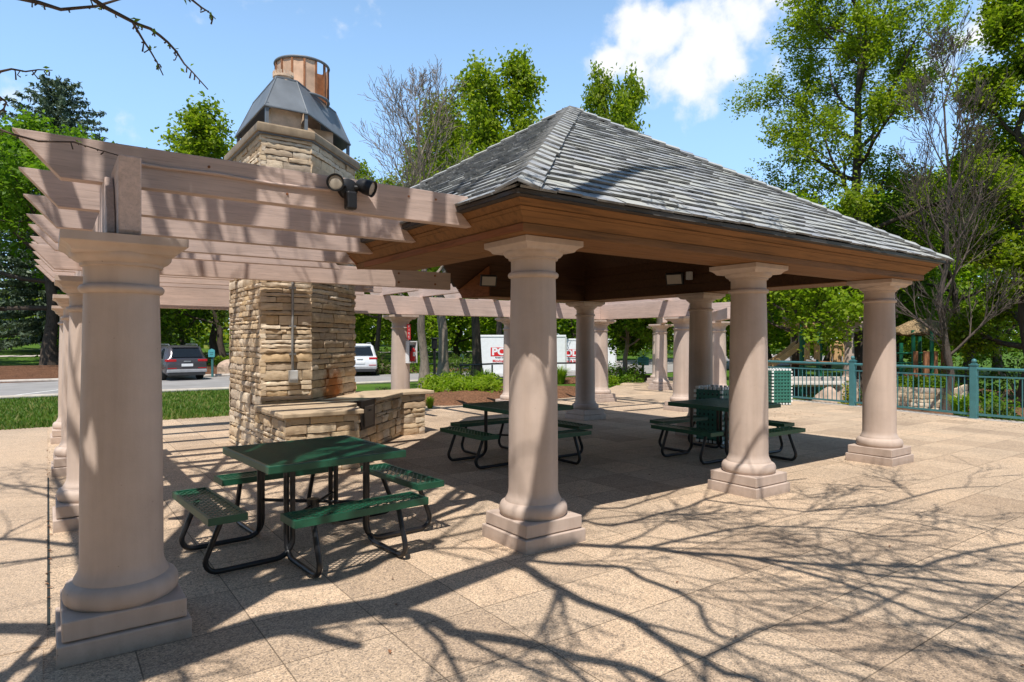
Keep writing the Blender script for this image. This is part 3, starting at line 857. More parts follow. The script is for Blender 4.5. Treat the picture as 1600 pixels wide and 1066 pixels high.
ls = MB(); ls.loft([pring(grow(SP,.03), SZ-.016), pring(grow(SP,.055), SZ-.015), pring(grow(SP,.055), SZ-.003), pring(grow(SP,.03), SZ-.002)])
ls.build('flashing', M['zinc'], fp)
HZ0, HZ1 = EYE + 3.35, EYE + 3.88
HB = grow(SP, -.06)
cxs = sum(p[0] for p in SP)/5; cys = sum(p[1] for p in SP)/5
ctr = (3.28, 10.42)
HT = grow(SP, -.285)
hd = MB()
hd.loft([pring(HB, HZ0), pring(HT, HZ1)], cap=False)
o_ = hd.build('chimney_hood', M['zinc'], fp); s_ = o_.modifiers.new('t','SOLIDIFY'); s_.thickness = .018; s_.offset = -1
sm_ = MB()
for i in range(5):
    a = Vector((*HB[i], HZ0)); b = Vector((*HT[i], HZ1)); sm_.tube([a, b], .009, 6)
    sm_.bar(Vector((*HB[i], HZ0)), Vector((*HB[(i+1)%5], HZ0)), .02, .016)
    sm_.bar(Vector((*HT[i], HZ1)), Vector((*HT[(i+1)%5], HZ1)), .02, .02)
    ps = grow(SP, -.10)[i]; sm_.bar((*ps, SZ+.14), (*ps, HZ0+.06), .045, .045, (1,0,0))
sm_.build('hood_frame', M['zinc'], fp)
fl = MB()
for (x, y, r) in ((2.95,9.95,.17),(3.5,10.55,.16)):
    fl.lathe([(r,SZ+.10),(r*1.02,SZ+.30),(r*.96,HZ0+.55),(r*.9,HZ1+.02)], x, y, 20)
fl.box(2.62,3.05,9.62,9.95,SZ+.12,HZ0+.02); fl.box(3.2,3.75,10.2,10.9,SZ+.12,HZ0+.02)
fl.build('flue_liner', M['clay'], fp, smooth=40)
pot = MB(); pot.lathe([(.135,HZ1-.10),(.135,HZ1+.03),(.15,HZ1+.04),(.15,HZ1+.075),(.12,HZ1+.08)], 2.86, 9.86, 24)
for k in range(18):
    a = 2*PI*k/18; pot.box(-.012,.012,-.012,.012,0,.05, Matrix.Translation((2.86+.137*math.cos(a), 9.86+.137*math.sin(a), HZ1+.075)))
pot.build('flue_pot', M['clay'], fp)
DC = (3.32, 10.42); DR = .405; DZ0, DZ1 = HZ1 - .03, HZ1 + .52
dp = MB(); dk = MB(); n = 14
for k in range(n):
    a0, a1 = 2*PI*(k+.06)/n, 2*PI*(k+.94)/n
    q = []
    for (r, z) in ((DR,DZ0),(DR,DZ1),(DR-.012,DZ1),(DR-.012,DZ0)):
        for a in (a0, a1): q.append((DC[0]+r*math.cos(a), DC[1]+r*math.sin(a), z))
    ang = math.degrees((a0+a1)/2) % 360
    if 285 < ang < 335: continue            # open bay facing the pavilion
    dp.add(q, [(0,1,3,2),(2,3,5,4),(4,5,7,6),(6,7,1,0),(0,2,4,6),(1,7,5,3)])
for k in range(n):
    a = 2*PI*k/n; dk.bar((DC[0]+DR*math.cos(a), DC[1]+DR*math.sin(a), DZ0), (DC[0]+DR*math.cos(a), DC[1]+DR*math.sin(a), DZ1), .03, .03, (math.cos(a), math.sin(a), 0))
dp.build('cowl_panels', M['copper'], fp); dk.build('cowl_ribs', M['copper_dark'], fp)
for z in (DZ0, DZ1):
    rm = MB(); rm.tube([(DC[0]+(DR+.006)*math.cos(2*PI*k/40), DC[1]+(DR+.006)*math.sin(2*PI*k/40), z) for k in range(41)], .022, 8, False)
    rm.build('cowl_rim', M['zinc'], fp, smooth=60)
vane = MB(); vane.box(DC[0]-.012, DC[0]+.012, DC[1]-.38, DC[1]+.38, DZ0+.02, DZ1-.05); vane.box(DC[0]-.38, DC[0]+.38, DC[1]-.012, DC[1]+.012, DZ0+.02, DZ1-.05)
vane.build('cowl_baffle', M['copper_dark'], fp)
# counter
CZ = .705; CT = .765
CPOL = [(2.36,8.02),(3.28,8.02),(3.28,8.60),(4.98,10.30),(5.45,10.30),(5.45,10.78),(4.3,10.78),(4.26,10.57),(3.14,9.45),(2.44,9.45)]
cw = MB()
stone_wall(cw, (2.36,9.43), (2.36,8.02), 0, CZ, rs, lmax=.4)
stone_wall(cw, (2.36,8.02), (3.28,8.02), 0, CZ, rs, lmax=.45)
stone_wall(cw, (3.28,8.02), (3.28,8.62), 0, CZ, rs, lmax=.3)
stone_wall(cw, (3.28,8.60), (4.98,10.30), 0, CZ, rs, lmax=.4)
stone_wall(cw, (4.98,10.30), (5.45,10.30), 0, CZ, rs, .07, .14, .2, .5)
stone_wall(cw, (5.45,10.30), (5.45,10.78), 0, CZ, rs, lmax=.3)
stone_wall(cw, (5.45,10.78), (4.28,10.78), 0, CZ, rs)
cw.build('counter_wall', M['stone'], fp, smooth=42)
cc = MB()
cc.prism([(2.385,8.045),(3.255,8.045),(3.255,9.45),(2.385,9.45)], 0, CZ)
cc.prism([(3.256,8.63),(4.97,10.325),(4.262,10.325),(3.256,9.40)], 0, CZ-.003)
cc.prism([(4.263,10.326),(5.425,10.326),(5.425,10.755),(4.263,10.755)], 0, CZ-.001)
cc.build('counter_core', M['mortar'], fp)
sl_ = MB()
sl_.prism([(2.30,7.95),(3.34,7.95),(3.34,8.55),(3.60,8.82),(3.14,9.44),(2.42,9.44),(2.30,9.44)], CZ, CT)
sl_.build('countertop', M['slab'], fp, bevel=.012)
sl_ = MB(); sl_.prism([(4.12,9.34),(5.0,10.22),(5.62,10.22),(5.62,10.84),(4.30,10.84),(4.27,10.55),(3.72,9.99)], CZ+.002, CT+.002)
sl_.build('countertop', M['slab'], fp, bevel=.012)
gr = MB(); T_ = Vector((1,1,0)).normalized(); N_ = Vector((1,-1,0)).normalized()
def diag(s, o, z): p = Vector((3.28,8.60,0)) + T_*s + N_*o; return (p.x, p.y, z)
def dbox(mb, s0, s1, o0, o1, z0, z1):
    mb.add([diag(s0,o0,z0),diag(s1,o0,z0),diag(s1,o1,z0),diag(s0,o1,z0),diag(s0,o0,z1),diag(s1,o0,z1),diag(s1,o1,z1),diag(s0,o1,z1)],
           [(3,2,1,0),(4,5,6,7),(0,1,5,4),(1,2,6,5),(2,3,7,6),(3,0,4,7)])
g1 = MB(); dbox(g1, .58, 1.12, -.1, .05, .34, .768); g1.build('grill_front', simple('sooty_steel', (0.06,0.047,0.038), .5, .4), fp, bevel=.006)
g2 = MB(); dbox(g2, .68, 1.02, .052, .068, .38, .68); g2.build('access_door', simple('grey_door_steel', (0.16,0.13,0.11), .4, .6), fp, bevel=.006)
g2 = MB(); dbox(g2, .81, .90, .069, .078, .60, .63); g2.build('door_slot', M['blackprint'], fp)
g3 = MB(); dbox(g3, .42, 1.16, -.62, -.06, CT-.05, CT+.004); g3.build('griddle_plate', simple('oiled_steel', (0.16,0.19,0.17), .3, .5), fp, bevel=.005)
# conduit and junction box
cn = MB(); cn.tube([(2.86,9.405,EYE+.98),(2.86,9.40,EYE+.4),(2.855,9.40,EYE-.1),(2.86,9.405,EYE-.42)], .017, 10)
for z in (.75,.2,-.2): cn.box(2.815,2.905,9.385,9.43,EYE+z,EYE+z+.025)
cn.build('conduit', M['conduit'], fp, smooth=60)
jb = MB(); jb.box(2.80,2.925,9.345,9.42,EYE-.60,EYE-.42); jb.build('junction_box', M['boxgrey'], fp, bevel=.012)
jp = MB(); jp.tube([(2.86,9.41,EYE+1.0),(2.86,9.40,EYE+1.05),(2.78,9.38,EYE+1.08)], .014, 8)

# ------------------------------------------------------------------ picnic tables
def lattice(mb, x0, x1, y0, y1, z, ang, pitch, sw, th):
    """expanded metal: crossing strips clipped to the rectangle"""
    cx, cy = (x0+x1)/2, (y0+y1)/2; R_ = math.hypot(x1-x0, y1-y0)
    for si, s in enumerate((1, -1)):
        d = Vector((math.cos(ang), s*math.sin(ang))); nrm = Vector((-d.y, d.x)); k = -int(R_/pitch)
        while k*pitch < R_:
            c = Vector((cx, cy)) + nrm*(k*pitch); lo, hi = -1e9, 1e9; ok = True
            for p, dv, a, b in ((c.x, d.x, x0, x1), (c.y, d.y, y0, y1)):
                if abs(dv) < 1e-6: ok = ok and a <= p <= b; continue
                t0, t1 = sorted(((a-p)/dv, (b-p)/dv)); lo, hi = max(lo, t0), min(hi, t1)
            if ok and hi - lo > .02:
                a = c + d*lo; b = c + d*hi; zz = z + si*th*.55
                mb.bar((a.x, a.y, zz), (b.x, b.y, zz), sw, th)
            k += 1
def rim(mb, x0, x1, y0, y1, z0, z1, t):
    mb.loft([[(x0,y0,z0),(x1,y0,z0),(x1,y1,z0),(x0,y1,z0)], [(x0,y0,z1),(x1,y0,z1),(x1,y1,z1),(x0,y1,z1)],
             [(x0+t,y0+t,z1),(x1-t,y0+t,z1),(x1-t,y1-t,z1),(x0+t,y1-t,z1)], [(x0+t,y0+t,z0),(x1-t,y0+t,z0),(x1-t,y1-t,z0),(x0+t,y1-t,z0)]], close=True, cap=False)
def make_table(label):
    t = thing('picnic_table', label, 'picnic table', (0,0,0), 0, 'square green mesh picnic tables')
    h = .555
    e = MB(); lattice(e, -h+.02, h-.02, -h+.02, h-.02, .750, .10, .037, .0125, .008)
    e.build('tabletop', M['green'], t, world=False)
    e = MB(); rim(e, -h, h, -h, h, .705, .762, .028); e.build('tabletop_rim', M['green'], t, bevel=.006, world=False)
    e = MB()
    for x in (-.3, .3): e.bar((x,-h+.02,.735),(x,h-.02,.735),.05,.028)
    e.build('tabletop_brace', M['black'], t, world=False)
    for k in range(4):
        a = k*PI/2; Rm = Matrix.Rotation(a, 4, 'Z')
        hb = .52; y0, y1 = -.945, -.685
        e = MB(); lattice(e, -hb+.012, hb-.012, y0+.012, y1-.012, .446, .6, .040, .0105, .003)
        rim(e, -hb, hb, y0, y1, .405, .456, .022)
        e.v = [tuple(Rm @ Vector(p)) for p in e.v]
        e.build('bench_seat', M['green'], t, world=False)
        for x in (-.335, .335):
            f = MB(); pts = [(x,-.30,.735),(x,-.30,.16)]
            for i in range(1, 7):                   # bend out along the ground
                b = i/6*PI/2; pts.append((x, -.30 - .13*(1-math.cos(b)), .16 - .13*math.sin(b)))
            pts.append((x,-.80,.028))
            for i in range(1, 8):
                b = i/7*PI*.58; pts.append((x, -.83 - .085*math.sin(b), .113 - .085*math.cos(b)))
            pts.append((x,-.80,.41))
            f.tube(pts, .0205, 10)
            f.v = [tuple(Rm @ Vector(p)) for p in f.v]
            f.build('leg', M['black'], t, smooth=60, world=False)
    e = MB()
    e.tube([(-.30,-.30,.30),(.30,.30,.30)], .014, 8); e.tube([(.30,-.30,.33),(-.30,.30,.33)], .014, 8)
    e.lathe([(.05,.28),(.05,.35)], 0, 0, 12)
    e.build('cross_brace', M['black'], t, smooth=50, world=False)
    return t
tb = make_table('green mesh picnic table in dappled light, left of the front corner column')
tb.location = (1.78, 5.30, 0); tb.rotation_euler.z = math.radians(4)
t2 = copy_tree(tb); t2.location = (5.34, 7.32, 0); t2.rotation_euler.z = math.radians(1)
t2['label'] = 'shaded green picnic table behind the front corner column, under the roof'
t3 = copy_tree(tb); t3.location = (7.93, 5.82, 0); t3.rotation_euler.z = math.radians(-1)
t3['label'] = 'shaded green picnic table behind the middle front column, near the lattice bin'

# ------------------------------------------------------------------ lights on the timber
sec = thing('security_light', 'black motion security light with two round lamp heads on the first rafter', 'security light', (1.78, 4.55, EYE+1.10))
x, y, z = 1.78, 4.558, EYE+1.11
e = MB(); e.lathe([(.075,0),(.078,.012),(.07,.04),(.04,.055)], n=24)
e.v = [(x + a, y - c, z + b) for a, b, c in e.v]; e.build('mounting_plate', M['blacklight'], sec, smooth=40)
for sx, yaw_, pitch_ in ((-.115, -.45, .15), (.125, .75, .35)):
    e = MB(); e.lathe([(.022,-.09),(.045,-.07),(.056,-.02),(.058,.03),(.062,.045),(.054,.045),(.05,.02)], n=24)
    R_ = Matrix.Translation((x+sx, y-.085, z+.015)) @ Matrix.Rotation(yaw_, 4, 'Z') @ Matrix.Rotation(PI/2+pitch_, 4, 'X')
    e.v = [tuple(R_ @ Vector(p)) for p in e.v]; hd_ = e.build('lamp_head', M['blacklight'], sec, smooth=50)
    l = MB(); l.lathe([(.05,.022),(.049,.03),(.03,.036)], n=24)
    l.v = [tuple(R_ @ Vector(p)) for p in l.v]; l.build('lens', M['lens'], hd_, smooth=60)
    a = MB(); a.tube([(x+sx*.3, y-.05, z+.01), (x+sx*.75, y-.07, z+.012)], .016, 8); a.build('arm', M['blacklight'], sec, smooth=60)
e = MB(); e.box(x-.038,x+.04,y-.105,y-.03,z-.16,z-.03); e.build('motion_sensor', M['blacklight'], sec, bevel=.014)
def floodlight(label, base, aim, side):
    f = thing('floodlight', label, 'floodlight', base, 0, 'floodlights under the pavilion roof')
    bx, by, bz = base; A = Vector(aim).normalized(); S = Vector(side).normalized(); U = S.cross(A)
    def P(a, s, u): return tuple(Vector(base) + A*a + S*s + U*u)
    def bb(a0,a1,s0,s1,u0,u1):
        m_ = MB(); m_.add([P(a0,s0,u0),P(a1,s0,u0),P(a1,s1,u0),P(a0,s1,u0),P(a0,s0,u1),P(a1,s0,u1),P(a1,s1,u1),P(a0,s1,u1)],
                          [(3,2,1,0),(4,5,6,7),(0,1,5,4),(1,2,6,5),(2,3,7,6),(3,0,4,7)]); return m_
    bb(.06,.13,-.15,.15,-.105,.105).build('housing', M['blacklight'], f, bevel=.01)
    bb(.131,.136,-.125,.125,-.08,.08).build('lens', M['lens'], f)
    bb(0,.06,-.03,.03,-.03,.03).build('bracket', M['blacklight'], f)
    return f
floodlight('square floodlight on the dark beam, left of the front corner column', (6.55, 9.92, EYE+1.13), (-.35,-1,-.35), (1,-.35,0))
fl2 = floodlight('square floodlight with a small sensor on the dark beam above the shaded bin', (8.95, 7.55, EYE+1.11), (-1,-.45,-.35), (.45,-1,0))
e = MB(); e.box(8.9,8.99,7.22,7.30,EYE+1.05,EYE+1.19); e.build('sensor', M['boxgrey'], fl2, bevel=.008)

# ------------------------------------------------------------------ fire extinguisher on the far column
def text_mesh(body, size, mat, Mx, parent, name='lettering', bold=0.0, depth=0.002):
    cu = bpy.data.curves.new('t', 'FONT'); cu.body = body; cu.size = size; cu.align_x = 'CENTER'; cu.align_y = 'CENTER'
    cu.extrude = depth; cu.offset = bold
    o = bpy.data.objects.new('t', cu); COL.objects.link(o)
    dg = bpy.context.evaluated_depsgraph_get(); dg.update()
    me = bpy.data.meshes.new_from_object(o.evaluated_get(dg)); bpy.data.objects.remove(o)
    me.transform(Mx); me.materials.clear(); me.materials.append(mat); me.name = name
    ox, oy, oz = origin_of(parent); me.transform(Matrix.Translation((-ox,-oy,-oz)))
    r = bpy.data.objects.new(name, me); COL.objects.link(r); r.parent = parent; return r
ex, ey = 6.46, 12.74
cab_ = thing('fire_extinguisher_cabinet', 'white wall cabinet with a red fire extinguisher on the far column', 'extinguisher cabinet', (ex, ey, EYE-.28))
A_ = Matrix.Translation((ex, ey, EYE-.24)) @ Matrix.Rotation(math.radians(12), 4, 'Z')
def abox(x0,x1,y0,y1,z0,z1): m_ = MB(); m_.box(x0,x1,y0,y1,z0,z1,A_); return m_
m_ = MB()
for a in ((-.12,.12,.05,.16,-.24,.24),(-.12,-.10,-.02,.05,-.24,.24),(.10,.12,-.02,.05,-.24,.24),(-.10,.10,-.02,.05,.215,.24),(-.10,.10,-.02,.05,-.24,-.215)): m_.box(*a, A_)
m_.build('cabinet', M['white'], cab_)
m_ = MB(); m_.lathe([(.05,-.2),(.058,-.18),(.058,.03),(.045,.07),(.02,.09),(.018,.11)], 0, 0, 18); m_.v = [tuple(A_ @ Vector(p)) for p in m_.v]
m_.build('extinguisher', M['red'], cab_, smooth=50)
abox(-.03,.03,-.065,-.055,-.09,.0).build('label_plate', M['white'], cab_)
m_ = abox(-.07,.05,-.03,.0,.10,.15); m_.box(-.07,-.05,-.03,0,.02,.12,A_); m_.build('valve', M['blackprint'], cab_)
sg = thing('fire_sign', 'narrow red vertical fire sign above the extinguisher cabinet', 'sign', (6.40, 12.78, EYE+.02))
B_ = Matrix.Translation((6.40, 12.792, EYE+.20)) @ Matrix.Rotation(math.radians(14), 4, 'Z')
m_ = MB(); m_.box(-.045,.045,-.006,.004,-.17,.17,B_); m_.build('panel', M['red'], sg)
for i, ch in enumerate('FIRE'):
    text_mesh(ch, .075, M['white'], B_ @ Matrix.Translation((0,-.008,.115-i*.077)) @ Matrix.Rotation(PI/2, 4, 'X'), sg)

# ------------------------------------------------------------------ teal railing
fence = thing('metal_railing', 'teal painted steel railing with square posts along the east edge of the patio', 'railing', (16.0, 5.45, 0))
FPTS = [(16.05,-3.2),(15.95,-.3),(15.9,2.6),(15.95,5.45),(16.6,8.32),(17.0,11.25),(17.6,12.35)]
for (x, y) in FPTS:
    e = MB(); e.box(x-.065,x+.065,y-.065,y+.065,0,1.13); e.box(x-.078,x+.078,y-.078,y+.078,1.13,1.155)
    e.box(x-.05,x+.05,y-.05,y+.05,1.155,1.18)
    pst = e.build('post', M['teal'], fence, bevel=.006)
    e = MB(); e.lathe([(.02,1.17),(.035,1.19),(.048,1.215),(.048,1.235),(.035,1.262),(.01,1.275)], x, y, 16); e.build('finial', M['teal'], pst, smooth=60)
for (a, b) in zip(FPTS[:-1], FPTS[1:]):
    A, B = Vector((*a,0)), Vector((*b,0)); d = (B-A).normalized(); A2 = A + d*.066; B2 = B - d*.066; Z = Vector((0,0,1))
    MB().tube([A2+Z*1.06, B2+Z*1.06], .034, 10).build('handrail', M['teal'], fence, smooth=60)
    e = MB(); e.bar(A2+Z*.90, B2+Z*.90, .032, .032); e.bar(A2+Z*.10, B2+Z*.10, .04, .045); e.build('rail', M['teal'], fence)
    e = MB(); n = int((B2-A2).length/.125)
    for i in range(1, n):
        p = A2.lerp(B2, i/n); e.bar(p+Z*.115, p+Z*.895, .016, .016, (d.x, d.y, 0))
    e.build('balusters', M['teal'], fence)
structure(MB().loft([[(x-.12,y,0.0005) for x,y in FPTS]+[(x+.14,y,0.0005) for x,y in FPTS[::-1]], [(x-.12,y,.012) for x,y in FPTS]+[(x+.14,y,.012) for x,y in FPTS[::-1]]]).build('kerb_strip', M['kerb']))

# ------------------------------------------------------------------ lattice bins
def lattice_bin(label, x, y, rot, s=.50, h=.82):
    b = thing('trash_bin', label, 'trash bin', (x, y, 0), rot, 'square lattice trash bins')
    e = MB(); e.box(-s/2+.03,s/2-.03,-s/2+.03,s/2-.03,.03,h-.08); e.build('liner', M['bindark'], b, world=False)
    e = MB(); e.box(-s/2+.02,s/2-.02,-s/2+.02,s/2-.02,0,.05); e.build('base', M['black'], b, world=False)
    for k in range(4):
        R_ = Matrix.Rotation(k*PI/2, 4, 'Z'); p = MB(); q = MB()
        for i in range(6):
            xx = -s/2 + s*(i+.5)/6; p.box(xx-.024,xx+.024,-s/2-.004,-s/2+.004,.05,h,R_)
            q.box(xx-.024,xx+.024,-s/2-.014,-s/2+.008,h-.01,h+.034,R_); q.box(xx-.024,xx+.024,-s/2-.014,-s/2+.008,.015,.055,R_)
        for j in range(10):
            zz = .06 + (h-.06)*(j+.5)/10; p.box(-s/2+.002,s/2-.002,-s/2-.010,-s/2-.005,zz-.022,zz+.022,R_)
            q.box(-s/2-.024,-s/2+.020,-s/2-.022,-s/2+.012,zz-.022,zz+.022,R_)
        pn = p.build('lattice_panel', M['tealbin'], b, world=False); q.build('panel_edge', M['bin_edge_glint'], b, world=False)
    return b
bx1 = at_depth(1214, 16.9); lattice_bin('sunlit green lattice trash bin by the teal railing', bx1[0], bx1[1], 1.06, .50, .9)
lattice_bin('shaded dark lattice trash bin beside the right rear pavilion column', 8.87, 6.66, .12, .46, .88)

# ------------------------------------------------------------------ tree kit
def unit(v): return v/(np.linalg.norm(v)+1e-9)
class Tree:
    def __init__(self, seed):
        self.r = random.Random(seed); self.np = np.random.RandomState(seed); self.wood = MB(); self.clusters = []; self.twig = MB(); self.reject = None
    def limb(self, p, d, L, r, level, maxlevel, up=.12, wob=.18, kids=(6,5,4), shrink=.55, leaf_from=1, r_end=.3, ang=(.6,1.0), tmin=.3, thin=.004):
        rr = self.r; n = max(3, min(12, int(L/.35))); pts = [Vector(p)]; rad = [r]; d = Vector(d).normalized(); dirs = [d.copy()]
        if self.reject and self.reject(pts[0] + d*L): return
        for i in range(n):
            d = (d + Vector((rr.gauss(0,wob), rr.gauss(0,wob), rr.gauss(0,wob)+up))*(.55)).normalized()
            if self.reject and self.reject(pts[-1] + d*(L/n)*1.5): break
            pts.append(pts[-1] + d*(L/n)); rad.append(max(thin, r*(1-(1-r_end)*(i+1)/n))); dirs.append(d.copy())
        if len(pts) < 3: return
        if len(pts) <= n: rad[-1] = thin; n = len(pts)-1
        sides = 8 if level == 0 else (6 if level == 1 else (4 if level == 2 else 3))
        (self.wood if level < 2 else self.twig).tube(pts, rad, sides, cap=level == 0)
        if level >= leaf_from:
            for i in range(1 if level > leaf_from else n//2, n+1): self.clusters.append((pts[i], level))
        if level < maxlevel:
            k = kids[min(level, len(kids)-1)]; az = rr.uniform(0, 6.28)
            for j in range(k):
                t = tmin + (1-tmin)*(j+rr.uniform(.2,.9))/k; i = min(n-1, int(t*n)); f = t*n - i
                q = pts[i].lerp(pts[i+1], min(1,max(0,f))); dd = dirs[i]; az += 2.4 + rr.uniform(-.5,.5)
                s = dd.orthogonal().normalized(); s = Matrix.Rotation(az, 3, dd) @ s
                a = rr.uniform(*ang); nd = dd*math.cos(a) + s*math.sin(a)
                self.limb(q, nd, L*shrink*rr.uniform(.7,1.15)*(1.15-.45*t), max(thin, rad[i]*.58), level+1, maxlevel, up, wob, kids, shrink, leaf_from, r_end, ang, .2, thin)
    def leaves(self, per, spread, size, flat=.5, asp=.6):
        C = np.array([tuple(c[0]) for c in self.clusters], dtype=np.float32)
        if len(C) == 0: return np.zeros((0,3)), np.zeros((0,4), int)
        C = np.repeat(C, per, axis=0); N = len(C)
        C = C + self.np.normal(0, spread, (N,3)).astype(np.float32)
        return leaf_quads(self.np, C, size, flat, asp)
def leaf_quads(rs_, C, size, flat=.5, asp=.6):
    N = len(C)
    nrm = rs_.normal(0, 1, (N,3)); nrm[:,2] = np.abs(nrm[:,2]) + flat; nrm /= np.linalg.norm(nrm, axis=1)[:,None]
    a = rs_.normal(0, 1, (N,3)); a -= nrm*(a*nrm).sum(1)[:,None]; a /= np.linalg.norm(a, axis=1)[:,None]+1e-9
    b = np.cross(nrm, a); s = size*rs_.uniform(.6, 1.25, (N,1)); fold = nrm*s*.14
    V = np.stack([C - a*s*.5, C + b*s*asp*.5 + fold, C + a*s*.5, C - b*s*asp*.5 + fold], 1).reshape(-1,3)
    F = np.arange(N*4).reshape(-1,4)
    return V, F
def make_tree(name, label, x, y, H, seed, leaf='leaf_b', bark='bark_dark', cat='tree', group=None, trunk_r=.2, clear=.3, spread=.42, mains=12, kids=(6,4), per=9,
              lsize=.22, lspread=.28, shape='round', lean=(0,0), z=None, maxlevel=3, thin=.004, ang=(.6,1.0), up=.10, fork=0, topfrac=1.0, droop=0, asp=.62, tsides=10, wob=.18):
    z = hgt(x, y) - .05 if z is None else z
    t = thing(name, label, cat, (x, y, z), 0, group); T = Tree(seed); rr = T.r
    n = 9; pts = []; rad = []
    for i in range(n+1):
        f = i/n; pts.append(Vector((lean[0]*f*f*H + rr.gauss(0,.012)*H*(f>0), lean[1]*f*f*H + rr.gauss(0,.012)*H*(f>0), f*H*topfrac)))
        rad.append(trunk_r*(1.55 if i == 0 else 1.0)*(1-.88*f))
    T.wood.tube(pts, rad, tsides)
    if pts: T.wood.tube([pts[0]-Vector((0,0,.15)), pts[0]+Vector((0,0,.25))], [trunk_r*1.9, trunk_r*1.15], tsides)
    az = rr.uniform(0, 6.28)
    for j in range(mains):
        f = clear + (1-clear)*(j+rr.uniform(.1,.9))/mains*.97; k = f*n; i = min(n-1, int(k)); p = pts[i].lerp(pts[i+1], k-i); az += 2.4 + rr.uniform(-.6,.6)
        g_ = (f-clear)/(1-clear)
        if shape == 'round': L = H*spread*math.sqrt(max(.08, 1-(1.5*g_-.55)**2))
        elif shape == 'column': L = H*spread*(.75+.25*math.sin(PI*g_))*(1-.45*g_)
        elif shape == 'wide': L = H*spread*(1.1-.65*g_)
        else: L = H*spread*(1-.8*g_)
        el = .15 + .75*g_ - droop
        d = Vector((math.cos(az)*math.cos(el), math.sin(az)*math.cos(el), math.sin(el)))
        T.limb(p, d, L*rr.uniform(.75,1.15), max(.012, trunk_r*(1-.85*f)*.55), 1, maxlevel, up=up, wob=wob, kids=(0,)+kids, leaf_from=2 if maxlevel > 2 else 1, thin=thin, ang=ang)
    ob = T.wood.build('trunk', M[bark], t, smooth=60, world=False)
    T.twig.build('branches', M[bark], t, smooth=60, world=False)
    if per:
        V, F = T.leaves(per, lspread, lsize, asp=asp)
        fast_mesh('crown', V, F, M[leaf], t, world=False)
    return t
def dup_tree(src, label, x, y, rot, sx=1, sz=1, group=None):
    c = copy_tree(src); c.location = (x, y, hgt(x, y)-.05); c.rotation_euler.z = rot; c.scale = (sx, sx, sz); c['label'] = label
    if group: c['group'] = group
    return c
def conifer(name, label, x, y, H, R, seed, leaf='needle', group=None):
    z = hgt(x, y)-.05; t = thing(name, label, 'tree', (x, y, z), 0, group); rr = random.Random(seed); rs_ = np.random.RandomState(seed)
    wd = MB(); wd.tube([(0,0,-.1),(0,0,H*.5),(0,0,H*.98)], [H*.018,H*.011,.03], 8); C = []; A = []
    nw = 30
    for k in range(nw):
        f = k/nw; zz = H*(.06+.93*f); rad = R*(1-f)**.46*(.94+.14*rr.random()); m_ = max(8, int(10*(1-f)+7)); a0 = rr.uniform(0,6.28)
        for j in range(m_):
            a = a0 + 2*PI*j/m_ + rr.uniform(-.25,.25); L = rad*rr.uniform(.72,1.12); tip = Vector((math.cos(a)*L, math.sin(a)*L, zz + L*(.30 - .45*(1-f))))
            b = Vector((0,0,zz)); wd.tube([b, b.lerp(tip,.6)-Vector((0,0,.04*L)), tip], [.05*(1-f)+.015,.02,.006], 3, False)
            ns = max(5, int(L/.16))
            for i in range(ns):
                t_ = (i+rr.random())/ns*.92+.1; p = b.lerp(tip, t_); w_ = .13+.5*(1-t_)*min(1, L/3)
                for q in range(6):
                    c = p + Vector((rr.gauss(0,w_*.5), rr.gauss(0,w_*.5), rr.gauss(-.03,.09))); C.append(tuple(c))
    wd.build('trunk', M['bark_dark'], t, smooth=60, world=False)
    V, F = leaf_quads(rs_, np.array(C, dtype=np.float32), H*.019, .1, .32)
    fast_mesh('crown', V, F, M[leaf], t, world=False); return t
def shrub(name, label, x, y, rx, h, seed, leaf, lsize=.09, n=700, cat='shrub', group=None, z=None, shell=.55):
    z = hgt(x, y) if z is None else z
    t = thing(name, label, cat, (x, y, z), 0, group); rr = random.Random(seed); rs_ = np.random.RandomState(seed)
    st_ = MB()
    for k in range(7):
        a = rr.uniform(0, 6.28); st_.tube([(0,0,-.05),(math.cos(a)*rx*.3, math.sin(a)*rx*.3, h*.45),(math.cos(a)*rx*.6, math.sin(a)*rx*.6, h*.8)], [.02,.014,.006], 4)
    st_.build('stems', M['bark_dark'], t, world=False)
    d = rs_.normal(0,1,(n,3)); d /= np.linalg.norm(d,axis=1)[:,None]; d[:,2] = np.abs(d[:,2])*1.0 - .12
    lob = 1 + .17*np.sin(5*np.arctan2(d[:,1],d[:,0])+seed) + .12*np.sin(9*d[:,2]+seed*2)
    rad = (shell + (1-shell)*rs_.uniform(0,1,n)**.5)*lob
    C = d*rad[:,None]*np.array([rx,rx,h*.92])[None,:]; C[:,2] = np.maximum(C[:,2], .03)
    V, F = leaf_quads(rs_, C.astype(np.float32), lsize, .4, .6); fast_mesh('crown', V, F, M[leaf], t, world=False); return t
def grass_clump(name, label, x, y, r, h, seed, leaf, n=260, group=None, cat='ornamental grass', z=None):
    z = hgt(x, y) if z is None else z
    rr = random.Random(seed); mb = MB()
    for k in range(n):
        a = rr.uniform(0,6.28); L = h*rr.uniform(.6,1.1); b = r*.3*math.sqrt(rr.random()); o = r*rr.uniform(.3,1.0); w_ = .012
        p0 = Vector((math.cos(a)*b, math.sin(a)*b, 0)); p1 = Vector((math.cos(a)*(b+o*.4), math.sin(a)*(b+o*.4), L*.75)); p2 = Vector((math.cos(a)*(b+o), math.sin(a)*(b+o), L*rr.uniform(.7,1.0)))
        s = Vector((-math.sin(a), math.cos(a), 0))*w_
        mb.add([p0-s,p0+s,p1+s*.8,p1-s*.8],[(0,1,2,3)]); mb.add([p1-s*.8,p1+s*.8,p2+s*.15,p2-s*.15],[(0,1,2,3)])
    o = mb.build(name, M[leaf]); o.location = (x,y,z); return tag(o, label, cat, group)

